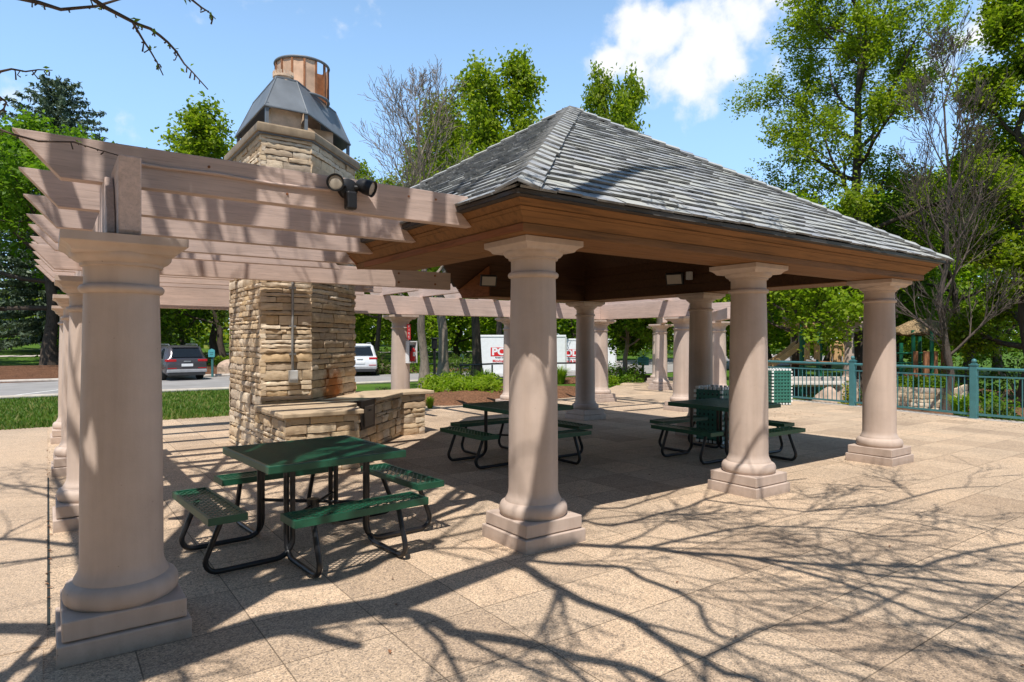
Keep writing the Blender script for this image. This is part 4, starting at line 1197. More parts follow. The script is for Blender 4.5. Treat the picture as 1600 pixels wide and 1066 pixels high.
# ------------------------------------------------------------------ bare tree beside the camera (throws the branch shadows)
KX, KY = SUN_DIR.x/-SUN_DIR.z, SUN_DIR.y/-SUN_DIR.z
def lift(u, v, z):
    x, y = on_ground(u, v); return Vector((x - KX*z, y - KY*z, z))
bare = thing('bare_tree', 'bare spreading tree left of the camera, its budding twigs hanging into the top left', 'tree', (-1.5, 2.05, 0))
BT = Tree(77)
def overhead(p):
    d = FX*p.x + FY*p.y
    return d > .3 and p.z - EYE < .60*d + .45 and (RX*p.x + RY*p.y) > -.86*d - .4
BT.reject = overhead
BT.wood.tube([(-1.5,2.05,-.1),(-1.5,2.05,.3),(-1.48,2.06,2.2),(-1.52,2.04,4.2),(-1.5,2.02,6.4),(-1.6,1.95,8.2),(-1.9,1.7,10.2)], [.30,.20,.18,.165,.135,.10,.04], 12)
main = [Vector((-1.5,2.05,4.1)), lift(420,975,4.9), lift(610,945,5.5), lift(813,872,6.2)]
main += [Vector((4.3-KX*7.2, 4.78-KY*7.2, 7.2)), Vector((5.3-KX*8.1, 5.5-KY*8.1, 8.1)), Vector((6.4-KX*9.1, 6.2-KY*9.1, 9.1)), Vector((8.0-KX*10.4, 6.9-KY*10.4, 10.4))]
BT.wood.tube(main, [.165,.15,.135,.115,.10,.08,.06,.03], 10)
def sbranch(px, z0, z1, r0, r1, kids=5, klen=1.1, klev=2, seed=0):
    n = len(px); pts = [lift(u, v, z0+(z1-z0)*i/(n-1)) for i, (u, v) in enumerate(px)]
    # refine with a little crook
    fine = []
    for a, b in zip(pts[:-1], pts[1:]):
        for t in (0, .5): fine.append(a.lerp(b, t) + Vector((BT.r.gauss(0,.02), BT.r.gauss(0,.02), BT.r.gauss(0,.02)))*(1 if t else 0))
    fine.append(pts[-1]); m_ = len(fine)
    r0 *= 1.35; r1 *= 1.35; rad = [r0+(r1-r0)*i/(m_-1) for i in range(m_)]
    BT.wood.tube(fine, rad, 6)
    kids = max(2, int(kids*.62))
    for k in range(kids):
        i = min(m_-2, 1+int((m_-2)*(k+BT.r.random())/max(1,kids))); d = (fine[i+1]-fine[i]).normalized()
        s = Vector((-d.y, d.x, BT.r.uniform(-.2,.5)))*BT.r.choice((-1,1)); nd = (d*1.0 + s*BT.r.uniform(.4,.9)).normalized()
        BT.limb(fine[i], nd, klen*BT.r.uniform(.6,1.3), max(.009, rad[i]*.5), 2, 2+klev, up=.03, wob=.22, kids=(4,4,5,4), shrink=.62, leaf_from=9, thin=.0065, ang=(.35,.75))
sbranch([(600,962),(665,964),(706,988),(806,1002),(895,1026),(995,1047),(1100,1090)], 5.4, 4.8, 0.050, 0.022, 8)
sbranch([(806,878),(847,906),(909,940),(995,971),(1043,1006),(1098,1030),(1180,1060),(1260,1100)], 6.1, 5.0, 0.042, 0.018, 10)
sbranch([(812,874),(926,884),(978,887),(1046,920),(1094,947),(1110,985),(1150,1000)], 6.1, 4.9, 0.026, 0.011, 10)
sbranch([(816,868),(899,851),(1012,856),(1100,866),(1176,872),(1272,882),(1352,882),(1440,886),(1504,866),(1600,848),(1720,835)], 6.1, 5.4, 0.040, 0.012, 16, 1.3)
sbranch([(1272,882),(1360,898),(1450,905),(1530,912),(1600,918),(1700,930)], 5.4, 5.3, 0.022, 0.011, 10, 1.2)
sbranch([(1176,873),(1270,898),(1370,930),(1460,965),(1560,990),(1680,1020)], 5.4, 5.2, 0.020, 0.011, 12, 1.1)
sbranch([(830,860),(912,813),(954,822),(1029,803),(1100,781),(1180,760),(1260,748)], 6.1, 5.4, 0.026, 0.011, 12, 1.1)
sbranch([(835,850),(888,793),(974,794),(1043,773),(1090,755)], 6.1, 5.2, 0.022, 0.011, 8)
sbranch([(1100,781),(1170,790),(1260,800),(1380,790),(1470,765),(1560,760)], 5.4, 5.5, 0.018, 0.011, 14, 1.2)
sbranch([(1012,856),(1090,838),(1180,822),(1290,825),(1370,838),(1460,836)], 5.4, 5.3, 0.020, 0.011, 14, 1.2)
sbranch([(1098,1030),(1180,985),(1260,975),(1340,960),(1420,920)], 5.4, 5.1, 0.018, 0.011, 10, 1.0)
sbranch([(250,930),(330,905),(420,918),(520,905),(600,872),(690,845)], 4.7, 6.2, .085, .035, 6, .8)
sbranch([(120,1040),(250,1010),(380,1000),(470,985),(560,1010)], 4.5, 5.6, .06, .03, 5, .8)
for (tz, px_) in ((4.8, [(0.9,4.9),(1.6,5.3),(2.2,5.8),(3.2,6.6)]), (5.6, [(.6,4.8),(1.3,5.6),(1.9,6.5),(2.4,7.6)])):
    pts_ = [Vector((-1.5,2.04,tz))] + [Vector((x_-KX*(zz_-.75), y_-KY*(zz_-.75), zz_)) for (x_, y_), zz_ in zip(px_, (tz+.6, tz+1.1, tz+1.7, tz+2.5))]
    BT.wood.tube(pts_, [.085,.075,.06,.045,.02], 8)
    for k in range(1, 4):
        for q in range(4):
            BT.limb(pts_[k].lerp(pts_[k+1], BT.r.random()), (BT.r.gauss(.6,.5), BT.r.gauss(.6,.5), BT.r.uniform(-.1,.5)), BT.r.uniform(.7,1.3), .022, 2, 4, up=.03, wob=.22, kids=(3,3,4,3), shrink=.6, leaf_from=9, thin=.006, ang=(.4,.8))
for X_, z0_, r_ in ((.05,3.0,.07),(.62,3.4,.06),(1.15,2.8,.085),(1.62,3.6,.06),(2.12,3.2,.07),(2.6,3.9,.05)):
    q = BT.r.uniform(-.08,.08)
    BT.wood.tube([(-1.5,2.04,z0_),(-1.5+(X_+.35)*.45,2.75+q,z0_+1.2),(X_-1.17,3.36+q,5.5),(X_-1.06,3.44+q,6.6),(X_-.80,3.5+q,7.9),(X_-.5,3.7+q,9.2)], [r_*1.25,r_*1.1,r_,r_*.9,r_*.6,.015], 8)
# limbs reaching over the pergola and the west path
for (z, d, L, r) in ((4.6,(.25,1,.30),6.0,.085),(5.4,(-.15,1,.35),5.5,.07),(6.2,(.6,1,.35),6.0,.07),(5.0,(-.8,.7,.3),4.5,.06),(7.0,(.2,.9,.5),5.0,.055),(6.6,(-.5,1,.4),5,.05),(5.8,(1,.55,.22),5.0,.05),(7.4,(.9,.8,.5),5.0,.05)):
    BT.limb((-1.5,2.04,z), d, L, r*1.5, 1, 4, up=.02, wob=.20, kids=(0,6,4,3), shrink=.52, leaf_from=9, thin=.006, ang=(.45,.9), tmin=.15)
for (z, d, L, r) in ((8,(-.6,-.5,.8),3,.05),(7.2,(.7,-.6,.6),3.5,.05),(6.2,(-.9,-.3,.4),3.5,.06),(9,(.3,.2,1),2.5,.03)):
    BT.limb((-1.55,2.0,z), d, L, r, 1, 3, up=.08, kids=(0,5,4), shrink=.5, leaf_from=9, thin=.006)
def px3(u, v, d):
    x, y = at_depth(u, d); return Vector((x, y, EYE + (533-v)*d/FP))
budpts = []
def ptwig(px, d, r0, r1):
    pts = [px3(u, v, d + .12*i/len(px)) for i, (u, v) in enumerate(px)]; n = len(pts)
    BT.twig.tube(pts, [r0+(r1-r0)*i/(n-1) for i in range(n)], 6)
    for i in range(n-1):
        for q in range(2):
            p = pts[i].lerp(pts[i+1], BT.r.random()); budpts.append((p, 0))
            e1 = p+Vector((BT.r.gauss(0,.008),BT.r.gauss(0,.008),-abs(BT.r.gauss(0,.012)))); e2 = e1+Vector((BT.r.gauss(0,.008),BT.r.gauss(0,.008),-abs(BT.r.gauss(.004,.014))))
            BT.twig.tube([p, e1, e2], [.003,.003,.004], 4)
ptwig([(-330,-330),(-200,-60),(-60,-20),(20,-5),(60,4),(95,15),(150,10),(190,-2),(215,-30)], 3.0, .016, .004)
ptwig([(60,-160),(110,-30),(150,2),(165,12),(190,25),(215,38),(235,45),(250,56),(262,66),(275,80),(288,100),(300,112),(325,140)], 3.0, .012, .0025)
ptwig([(208,36),(216,50),(225,65),(235,80),(245,97),(255,118)], 3.02, .006, .0025)
ptwig([(240,-60),(295,-4),(315,12),(325,18),(337,30)], 3.1, .007, .002)
ptwig([(-180,120),(-60,118),(0,112),(18,108),(40,112),(60,109),(82,110)], 3.2, .008, .002)
ptwig([(-120,140),(-40,148),(0,152),(10,160),(6,170),(-5,178)], 3.0, .008, .003)
ptwig([(-160,170),(-20,195),(20,210),(60,221),(115,222),(150,233),(185,243)], 3.45, .008, .003)
for (a, b) in ((Vector((-1.5,2.05,5.2)), px3(-330,-330,3.0)), (Vector((-1.5,2.05,5.6)), px3(60,-160,3.0)), (Vector((-1.5,2.05,3.3)), px3(-180,120,3.2)), (Vector((-1.5,2.05,3.1)), px3(-120,140,3.0)), (Vector((-1.5,2.05,2.7)), px3(-160,170,3.45)), (Vector((-1.5,2.05,5.4)), px3(240,-60,3.1))):
    BT.wood.tube([a, a.lerp(b,.5)+Vector((0,0,.12)), b], [.04,.025,.012], 6)
BT.wood.build('trunk', M['twig'], bare, smooth=60); BT.twig.build('branches', M['twig'], bare, smooth=60)
rs_ = np.random.RandomState(3); C_ = np.array([tuple(p) for p, _ in budpts][::4], dtype=np.float32)
C_ = np.repeat(C_, 2, axis=0) + rs_.normal(0, .012, (len(C_)*2, 3)).astype(np.float32)
V_, F_ = leaf_quads(rs_, C_, .03, .3, .45); fast_mesh('buds', V_, F_, M['bud'], bare)

# ------------------------------------------------------------------ trees
def P2(u, d): return at_depth(u, d)
GB = 'trees beyond the road and patio'
x, y = P2(80, 40)
make_tree('shade_tree', 'broad spreading tree with thick dark trunk in a mulch bed across the road', x, y, 12.5, 21, 'leaf_b', 'bark_dark', trunk_r=.44, clear=.24, spread=.62, mains=18, kids=(8,5), per=15, lsize=.30, lspread=.34, shape='wide', up=.03, droop=.22)
x, y = P2(90, 54); conifer('spruce_tree', 'tall blue-grey spruce rising behind the spreading shade tree', x, y, 23.2, 7.4, 4)
x, y = P2(338, 46)
t_ = make_tree('leafy_tree', 'light green tree crown showing between rafters and chimney', x, y, 15.4, 31, 'leaf_a', trunk_r=.26, clear=.28, spread=.36, mains=15, kids=(6,5), per=13, lsize=.33, lspread=.34, shape='column')
protoA = t_
x, y = P2(348, 43)
make_tree('dark_tree', 'low dark tree with leaning bare limbs behind the grey car', x, y, 7.6, 33, 'leaf_c', 'bark_dark', trunk_r=.24, clear=.30, spread=.62, mains=13, kids=(6,4), per=9, lsize=.26, lspread=.34, shape='wide', lean=(-.25,.05), up=.02)
x, y = P2(285, 52); protoB = make_tree('leafy_tree', 'mid green tree standing in the wood above the grey car roof', x, y, 9.5, 35, 'leaf_y', trunk_r=.22, clear=.10, spread=.45, mains=15, kids=(6,4), per=9, lsize=.34, lspread=.42)
# the bare trees behind the fireplace
x, y = P2(663, 23)
make_tree('bare_tree', 'leafless fine-twigged tree with forked grey trunk between chimney and roof', x, y, 9.9, 41, 'leaf_a', 'bark', trunk_r=.17, clear=.26, spread=.42, mains=17, kids=(8,6,4), per=0, shape='column', maxlevel=4, up=.20, lean=(-.03,0), topfrac=1.0, wob=.14, thin=.0075, ang=(.35,.75), droop=-.3)
x, y = P2(692, 25)
make_tree('thin_tree', 'thin-leaved tree with pale scarred trunk beside the forked bare tree', x, y, 10.2, 43, 'leaf_a', 'bark', trunk_r=.22, clear=.34, spread=.26, mains=13, kids=(6,4), per=5, lsize=.17, lspread=.26, shape='column')
x, y = P2(744, 28)
make_tree('leafy_tree', 'fresh green tree with shaded trunk in front of the white container', x, y, 9.2, 45, 'leaf_a', 'bark_dark', trunk_r=.24, clear=.36, spread=.27, mains=13, kids=(6,4), per=6, lsize=.19, lspread=.26, shape='column')
x, y = P2(782, 39); c = dup_tree(protoA, 'tall light green tree rising behind the left roof slope', x, y, 1.3, .80, 1.06, GB)
protoA['group'] = GB
x, y = P2(690, 43); dup_tree(protoA, 'tall light green tree seen through the bare twigs', x, y, 2.6, .72, .96, GB)
x, y = P2(955, 47); dup_tree(protoA, 'light green treetop peeking over the roof ridge right of its peak', x, y, 4.0, .72, 1.22, GB)
x, y = P2(590, 45); dup_tree(protoA, 'light green tree low beside the chimney on its right', x, y, 5.2, .75, .78, GB)
for (u, d, lab, rot, sx, sz) in ((520,55,'rounded green tree hidden behind the stone stack',.4,1.0,1.0),(585,50,'rounded green tree beyond the white car',1.7,.9,.85),(640,58,'rounded green tree beyond the extinguisher column',2.9,1.1,1.05),
                         (715,60,'rounded green tree between the grey trunks and container',3.7,1.1,1.1),(830,56,'rounded green tree standing behind the first container',4.4,1.1,1.0),(895,60,'rounded green tree above the second container',5.0,1.1,1.0),
                         (1075,52,'rounded green tree at the far end of the walkway',5.9,1.0,1.0),(1150,46,'rounded green tree right of the far walkway columns',.9,.9,.95),(180,60,'rounded green tree behind the left pergola columns',2.2,1.2,1.15)):
    x, y = P2(u, d); dup_tree(protoB, lab, x, y, rot, sx, sz, GB)
protoB['group'] = GB
x, y = P2(978, 27.5)
make_tree('small_tree', 'small round dark-trunked tree with dense crown near the teal sign', x, y, 4.6, 51, 'leaf_b', 'bark', trunk_r=.12, clear=.30, spread=.52, mains=15, kids=(7,5), per=20, lsize=.20, lspread=.22, shape='round')
# right side
x, y = P2(1335, 27)
make_tree('tall_tree', 'tall open-crowned spring tree with long upswept limbs behind the playground', x, y, 18.6, 67, 'leaf_a', 'bark_dark', trunk_r=.30, clear=.20, spread=.265, mains=24, kids=(7,5), per=24, lsize=.145, lspread=.18, shape='column', lean=(.02,-.02), up=.13)
x, y = P2(1606, 21)
make_tree('tall_tree', 'dense tall tree filling the right edge beside the railing', x, y, 13.6, 63, 'leaf_a', 'bark_dark', trunk_r=.26, clear=.12, spread=.20, mains=22, kids=(8,6), per=14, lsize=.16, lspread=.18, shape='column', up=.10)
x, y = P2(1478, 19.5)
make_tree('bare_tree', 'leafless grey tree between the two tall trees on the right', x, y, 10.4, 65, 'leaf_a', 'twig', trunk_r=.11, clear=.10, spread=.34, mains=16, kids=(8,6,4), per=0, shape='column', maxlevel=4, up=.26, wob=.14, thin=.007, ang=(.3,.65), droop=-.45)
x, y = P2(1240, 25)
make_tree('low_tree', 'low forked tree with bright layered leaves behind the teal railing', x, y, 6.2, 67, 'leaf_y', 'bark_dark', trunk_r=.17, clear=.38, spread=.56, mains=14, kids=(6,5), per=13, lsize=.19, lspread=.26, shape='wide', lean=(.05,0), up=.04)
x, y = P2(1335, 31)
make_tree('low_tree', 'bushy low tree between playground and tall spring tree', x, y, 7.0, 69, 'leaf_b', 'bark_dark', trunk_r=.18, clear=.30, spread=.5, mains=13, kids=(6,4), per=13, lsize=.22, lspread=.30, shape='round')
x, y = P2(1505, 27)
make_tree('dark_tree', 'dark tree with a pale bare limb leaning over the thatched play roof', x, y, 8.2, 71, 'leaf_c', 'bark_dark', trunk_r=.2, clear=.28, spread=.45, mains=13, kids=(6,5), per=5, lsize=.16, lspread=.30, shape='wide', lean=(-.1,.12), up=.02)
x, y = P2(1460, 38); dup_tree(protoB, 'dark green tree behind the thatched play roof', x, y, 3.3, 1.0, 1.0, GB)
x, y = P2(1560, 34); dup_tree(protoB, 'dark green tree at the right edge behind the railing', x, y, 4.8, 1.0, 1.05, GB)
x, y = P2(1200, 42); dup_tree(protoB, 'rounded green tree beyond the lattice bin', x, y, 5.6, 1.0, .8, GB)
x, y = P2(1290, 44); dup_tree(protoB, 'rounded green tree beyond the playground arches', x, y, 1.1, 1.1, .9, GB)
x, y = P2(1400, 33); dup_tree(protoB, 'rounded green tree beside the right front column', x, y, 2.0, .8, .82, GB)
# far wood that reads as one mass
rs_ = np.random.RandomState(9); pts = []
for k in range(150):
    u = rs_.uniform(-500, 2000); d = rs_.uniform(64, 84); x, y = at_depth(u, d); h = rs_.uniform(4.5, 8.5); r = rs_.uniform(2.5, 5)
    q = rs_.normal(0, 1, (230,3)); q /= np.linalg.norm(q,axis=1)[:,None]; q *= rs_.uniform(.5,1,(230,1))
    q = q*np.array([r,r,h*.55]) + np.array([x,y,hgt(x,y)+h*.5]); pts.append(q)
C_ = np.concatenate(pts).astype(np.float32); V_, F_ = leaf_quads(rs_, C_, .75, .3, .7)
wd_ = fast_mesh('far_woods', V_, F_, M['leaf_a']); tag(wd_, 'continuous band of green woodland closing the view beyond the road', 'woods', kind='stuff')

rs_ = np.random.RandomState(19); pts = []  # out-of-view foliage added behind the camera to block sky fill and deepen shade
for k in range(64):
    a = math.radians(rs_.uniform(95, 262)); dist = rs_.uniform(17, 23)
    x = 2 + (FX*math.cos(a) - RX*math.sin(a))*dist; y = 4 + (FY*math.cos(a) - RY*math.sin(a))*dist; h = rs_.uniform(9, 14); r = rs_.uniform(2.2, 3.6)
    q = rs_.normal(0, 1, (420,3)); q /= np.linalg.norm(q,axis=1)[:,None]; q *= rs_.uniform(.5,1,(420,1))
    pts.append(q*np.array([r,r,h*.52]) + np.array([x,y,h*.5]))
C_ = np.concatenate(pts).astype(np.float32); V_, F_ = leaf_quads(rs_, C_, .7, .3, .7)
bl_ = fast_mesh('added_sky_blocker', V_, F_, M['leaf_c']); tag(bl_, 'unseen leaf mass added behind the viewpoint to cut sky fill', 'woods', kind='stuff')

# ------------------------------------------------------------------ low planting
def sh_at(u, d, *a, **k): x, y = at_depth(u, d); return a, x, y
k_ = 0
for (u, d, rx, h, leaf, lab) in ((955,26.5,.75,.95,'leaf_b','round green shrub left of the small tree trunk'),(951,24.4,.42,.48,'leaf_y','small bright green mound at the mulch edge'),(985,26,.62,.68,'leaf_b','clipped green shrub right of the small tree trunk'),
                                 (994,28.5,.55,.85,'leaf_a','upright green shrub beside the teal sign'),(967,28.5,.6,.8,'leaf_c','dark shrub hidden behind the small tree'),(587,38,1.0,1.5,'leaf_c','dark clipped shrub right of the white car'),
                                 (648,40,1.3,1.3,'leaf_b','green shrub beyond the grey trunk'),(715,36,1.4,1.5,'leaf_c','brownish shrub behind the black handrail'),(310,44,2.6,1.1,'leaf_c','long dark shrub behind the grey car'),
                                 (352,42.5,1.2,.8,'leaf_y','bright groundcover shrub beside the boulder'),(1430,21.4,.5,.42,'leaf_y','yellow green tuft on top of the stone wall'),(1412,22,.6,.4,'leaf_b','green tuft on the left of the stone wall'),
                                 (1465,21.2,.5,.45,'leaf_b','green tuft on the right of the stone wall'),(1500,23,.9,1.75,'leaf_y','bright yellow green shrub behind the railing post'),(1545,17.6,.7,1.0,'leaf_b','leafy shrub just outside the railing near the right edge'),
                                 (1560,16.8,.5,.6,'leaf_c','small dark shrub outside the railing near the right edge'),(1595,23,1.6,2.0,'leaf_c','dark shrub mass outside the railing at the far right'),(1372,21.8,.7,.8,'leaf_c','dark shrub left of the stone wall'),
                                 (1290,23,.6,.5,'leaf_c','low dark shrub inside the play area')):
    x, y = at_depth(u, d); k_ += 1
    zz = .14 if 'stone wall' in lab and 'tuft' in lab else None
    shrub('shrub', lab, x, y, rx, h, 100+k_, leaf, .10 if rx < 1 else .15, 900 if rx < 1 else 1300, z=zz)
x, y = at_depth(1326, 17.4); shrub('golden_shrub', 'golden yellow shrub behind the teal post left of the front right column', x, y, .2, .75, 130, 'yellowleaf', .07, 400)
x, y = at_depth(598, 17.2); shrub('barberry_shrub', 'small dark purple shrub beside the extinguisher column', x, y, .35, .5, 131, 'purple', .06, 500)
for i, (u, d, lab) in enumerate(((705,23.5,'spiky dark green grass clump beside the pale trunk'),(755,24,'spiky dark green grass clump under the container logo'),(1500,18,'thin grass clump by the wall end'),(876,27,'bright tall grass clump before the containers'),(672,15.9,'little green clump by the counter end'))):
    x, y = at_depth(u, d); grass_clump('grass_clump', lab, x, y, .45 if i != 4 else .2, .75 if i != 4 else .32, 140+i, 'leaf_b' if i in (0,1) else 'leaf_y', 300 if i != 4 else 90)
# leafy ground cover: one mass
rs_ = np.random.RandomState(14); pts = []
for k in range(130):
    u = rs_.uniform(668, 776); d = rs_.uniform(19.0, 23.5); x, y = at_depth(u, d); q = rs_.normal(0, 1, (55,3)); q /= np.linalg.norm(q,axis=1)[:,None]; q[:,2] = np.abs(q[:,2])
    r = rs_.uniform(.14,.36); pts.append(q*np.array([r,r,r*rs_.uniform(.7,1.7)]) + np.array([x,y,hgt(x,y)+.12]))
C_ = np.concatenate(pts).astype(np.float32); V_, F_ = leaf_quads(rs_, C_, .15, .5, .45)
tag(fast_mesh('ground_cover', V_, F_, M['leaf_y']), 'bright leafy ground cover in the mulch bed behind the counter', 'ground cover', kind='stuff')
# lawn blades near the patio
rr = random.Random(8); gb = []
for k in range(34000):
    x = rr.uniform(-9, 8.5); y = 15.2 + 12.3*rr.random()**1.35; L = rr.uniform(.04,.10)*(.7+.5*abs(math.sin(x*1.3+math.sin(y*.9)*2))); a = rr.uniform(0, 6.28); w_ = .008 + .0006*y; z = hgt(x, y)-.02
    dx, dy = math.cos(a)*w_, math.sin(a)*w_; bx, by = rr.gauss(0,.03), rr.gauss(0,.03)
    gb += [(x-dx,y-dy,z),(x+dx,y+dy,z),(x+bx+dx*.2,y+by+dy*.2,z+L),(x+bx-dx*.2,y+by-dy*.2,z+L)]
tag(fast_mesh('lawn_grass', gb, np.arange(len(gb)).reshape(-1,4), M['blade']), 'mown grass between the patio and the road', 'grass', kind='stuff')
# dry leaves and debris scattered on the paving: one litter mass
rs_ = np.random.RandomState(21); pts = []
for (cx, cy, n, s) in ((12.9,9.0,40,.5),(13.4,8.2,50,.5),(15.6,6.6,40,.35),(15.5,4.8,40,.4),(.0,8,45,.03),(6,3,14,2.0),(2,3,10,1.2),(9,6,12,2)):
    q = rs_.normal(0, 1, (n,2))*s
    if s < .1: q = np.stack([rs_.uniform(-.012,.022,n), rs_.uniform(-3.2,4,n)], 1)
    pts.append(np.stack([cx+q[:,0], cy+q[:,1], np.full(n,.009)], 1))
C_ = np.concatenate(pts).astype(np.float32); V_, F_ = leaf_quads(rs_, C_, .035, 6, .5); V_[:,2] = np.maximum(V_[:,2], .005)
tag(fast_mesh('leaf_litter', V_, F_, M['mulch']), 'scattered dry leaf litter on the paving', 'leaf litter', kind='stuff')

# ------------------------------------------------------------------ cars
def suv(label, x, y, head, paint, L=5.0, W=1.95, H=1.74, roofrail=True, name='parked_car'):
    c = thing(name, label, 'car', (x, y, hgt(x, y)), head)
    hw = W/2
    def sect(xx, zb, zbelt, zr, k=1.0, kt=.76):
        w_ = hw*k
        if zr - zbelt < .06: zr = zbelt + .02; kt = .86
        half = [(w_*.86, zb),(w_*.985, zb+.14),(w_, (zb+zbelt)/2),(w_*.975, zbelt),(w_*(kt+.05), zr-.10 if zr-zbelt>.15 else zr-.01),(w_*(kt-.06), zr-.015),(w_*.3, zr)]
        return [(xx, -yy, zz) for yy, zz in half] + [(xx, yy, zz) for yy, zz in half[::-1]]
    b = -L/2
    secs = [sect(b+.00,.42,.98,1.02,.90),sect(b+.05,.34,1.05,1.12,.955),sect(b+.16,.30,1.06,1.36,.975,.70),sect(b+.36,.28,1.06,H-.13,.99,.74),sect(b+.60,.27,1.06,H-.03,1,.76),sect(b+1.4,.27,1.05,H,1,.78),
            sect(b+2.4,.27,1.03,H-.01,1,.78),sect(b+3.0,.27,1.02,H-.09,1,.76),sect(b+3.45,.27,1.01,1.30,1,.74),sect(b+3.85,.27,1.0,1.04,1),sect(b+4.5,.28,.94,.97,.97),sect(b+4.85,.32,.82,.86,.92),sect(b+5.0*L/5,.42,.70,.74,.82)]
    body = MB().loft(secs).build('body', paint, c, smooth=38, world=False)
    # rear glass follows the hatch
    g_ = MB(); q = lambda xx, yy, zz: (xx, yy, zz)
    g_.add([(b+.035,-.72,1.15),(b+.035,.72,1.15),(b+.275,.60,H-.19),(b+.275,-.60,H-.19)], [(3,2,1,0)])
    g_.v = [(a-.022, y_, z_+.012) for a, y_, z_ in g_.v]
    g_.build('rear_window', M['carglass'], c, world=False)
    for s in (-1, 1):
        g_ = MB()
        for (x0, x1, xt0, xt1) in ((b+.62,b+1.25,b+.80,b+1.25),(b+1.32,b+2.25,b+1.32,b+2.25),(b+2.32,b+3.30,b+2.32,b+2.95)):
            g_.add([(x0,s*hw*.985,1.09),(x1,s*hw*.985,1.08),(xt1,s*hw*.835,H-.17),(xt0,s*hw*.835,H-.17)], [(0,1,2,3) if s < 0 else (3,2,1,0)])
        g_.build('side_window', M['carglass'], c, world=False)
        m_ = MB(); m_.box(b-.012,b+.30,min(s*hw*.50,s*hw*.965),max(s*hw*.50,s*hw*.965),.93,1.05); m_.build('tail_lamp', M['taillight'], c, bevel=.02, world=False)
        m_ = MB(); m_.box(b-.02,b+.05,min(s*hw*.5,s*hw*.9),max(s*hw*.5,s*hw*.9),.60,.635); m_.build('reflector', M['taillight'], c, world=False)
        if roofrail:
            m_ = MB(); m_.tube([(b+.65,s*hw*.66,H-.02),(b+.75,s*hw*.67,H+.045),(b+2.6,s*hw*.67,H+.045),(b+2.75,s*hw*.66,H-.01)], .022, 8); m_.build('roof_rail', M['alloy'], c, smooth=60, world=False)
        for xx in (b+1.02, b+4.05):
            R_ = Matrix.Translation((xx, s*(hw-.12), .365)) @ Matrix.Rotation(PI/2, 4, 'X')
            m_ = MB(); m_.lathe([(.23,-.12),(.34,-.125),(.368,-.09),(.368,.09),(.34,.125),(.23,.12)], n=28); m_.v = [tuple(R_ @ Vector(p)) for p in m_.v]
            wl = m_.build('wheel', M['rubber'], c, smooth=40, world=False)
            m_ = MB(); m_.lathe([(.06,.118*-s),(.075,.13*-s),(.22,.118*-s),(.24,.126*-s)] if s > 0 else [(.06,.118),(.075,.13),(.22,.118),(.24,.126)], n=28); m_.v = [tuple(R_ @ Vector(p)) for p in m_.v]
            m_.build('rim', M['alloy'], wl, smooth=30, world=False)
    m_ = MB(); m_.box(b-.05,b+.25,-hw*.93,hw*.93,.40,.56); m_.build('rear_bumper', M['trimgrey'], c, bevel=.03, world=False)
    m_ = MB(); m_.box(b-.03,b+.3,-hw*.86,hw*.86,.25,.40); m_.build('bumper_skirt', M['darktrim'], c, bevel=.02, world=False)
    m_ = MB(); m_.box(b-.035,b+.02,-.26,.26,.70,.83); m_.build('number_plate', M['white'], c, bevel=.006, world=False)
    m_ = MB(); m_.box(b-.02,b+.02,-.16,.16,.92,.97); m_.build('badge', M['alloy'], c, bevel=.006, world=False)
    m_ = MB(); m_.box(b+.30,b+.52,-.62,.62,H-.12,H-.085); m_.build('spoiler', paint, c, bevel=.01, world=False)
    return c
x, y = at_depth(271, 33.8); suv('dark grey estate car with roof rails seen from behind on the road', x, y, math.radians(81+15), M['carpaint'])
x, y = at_depth(556, 38.0); suv('white off-roader half hidden behind the stone fireplace', x, y, math.radians(68+5), M['carwhite'], H=1.80, roofrail=True)

# ------------------------------------------------------------------ storage containers
VW = Matrix(((RX, FX, 0, 0), (RY, FY, 0, 0), (0, 0, 1, 0), (0, 0, 0, 1)))       # local x across the view, y away, z up
def frame_at(u, d, z): x, y = at_depth(u, d); return Matrix.Translation((x, y, z)) @ VW
def container(label, u0, u1, d, ztop, zbot, logo_u, logo_z, lw):
    uc = (u0+u1)/2; A = frame_at(uc, d, 0); half = (u1-u0)/2*d/FP
    p = A @ Vector((0,0,zbot)); c = thing('storage_container', label, 'storage container', tuple(p))
    m_ = MB(); m_.box(-half, half, 0, 2.4, zbot+.1, ztop-.12, A); wall = m_.build('wall', M['white'], c, bevel=.02)
    m_ = MB(); m_.box(-half-.02, half+.02, -.03, 2.43, ztop-.12, ztop, A); m_.build('roof', M['white'], c, bevel=.02)
    m_ = MB()
    for s in (-1, 1): m_.box(s*half-.05, s*half+.05, -.025, .05, zbot+.1, ztop-.121, A)
    m_.box(-half, half, -.02, .05, zbot, zbot+.10, A); m_.build('corner_frame', M['boxgrey'], c)
    lx = (logo_u-uc)*d/FP
    m_ = MB(); m_.box(lx-lw/2, lx+lw/2, -.008, -.001, logo_z-.25, logo_z+.25, A); pl = m_.build('logo_panel', M['red'], c)
    R_ = A @ Matrix.Translation((lx, -.012, logo_z)) @ Matrix.Rotation(PI/2, 4, 'X') @ Matrix.Scale(1.12, 4, (1,0,0))
    text_mesh('PODS', .56, M['white'], R_, pl, bold=.022)
    R_ = A @ Matrix.Translation((lx, -.006, logo_z-.33)) @ Matrix.Rotation(PI/2, 4, 'X')
    text_mesh('Portable On Demand Storage', .10, M['blackprint'], R_, c, 'small_lettering', bold=.004)
    R_ = A @ Matrix.Translation((lx, -.006, logo_z-.52)) @ Matrix.Rotation(PI/2, 4, 'X')
    text_mesh('Moving & Storage', .21, M['red'], R_, c, 'small_lettering', bold=.006)
container('white storage container with a red logo panel behind the tree trunk, nearer of two', 741, 884, 36.5, 1.99, hgt(*at_depth(812,36.5)), 790.5, 1.04, 1.72)
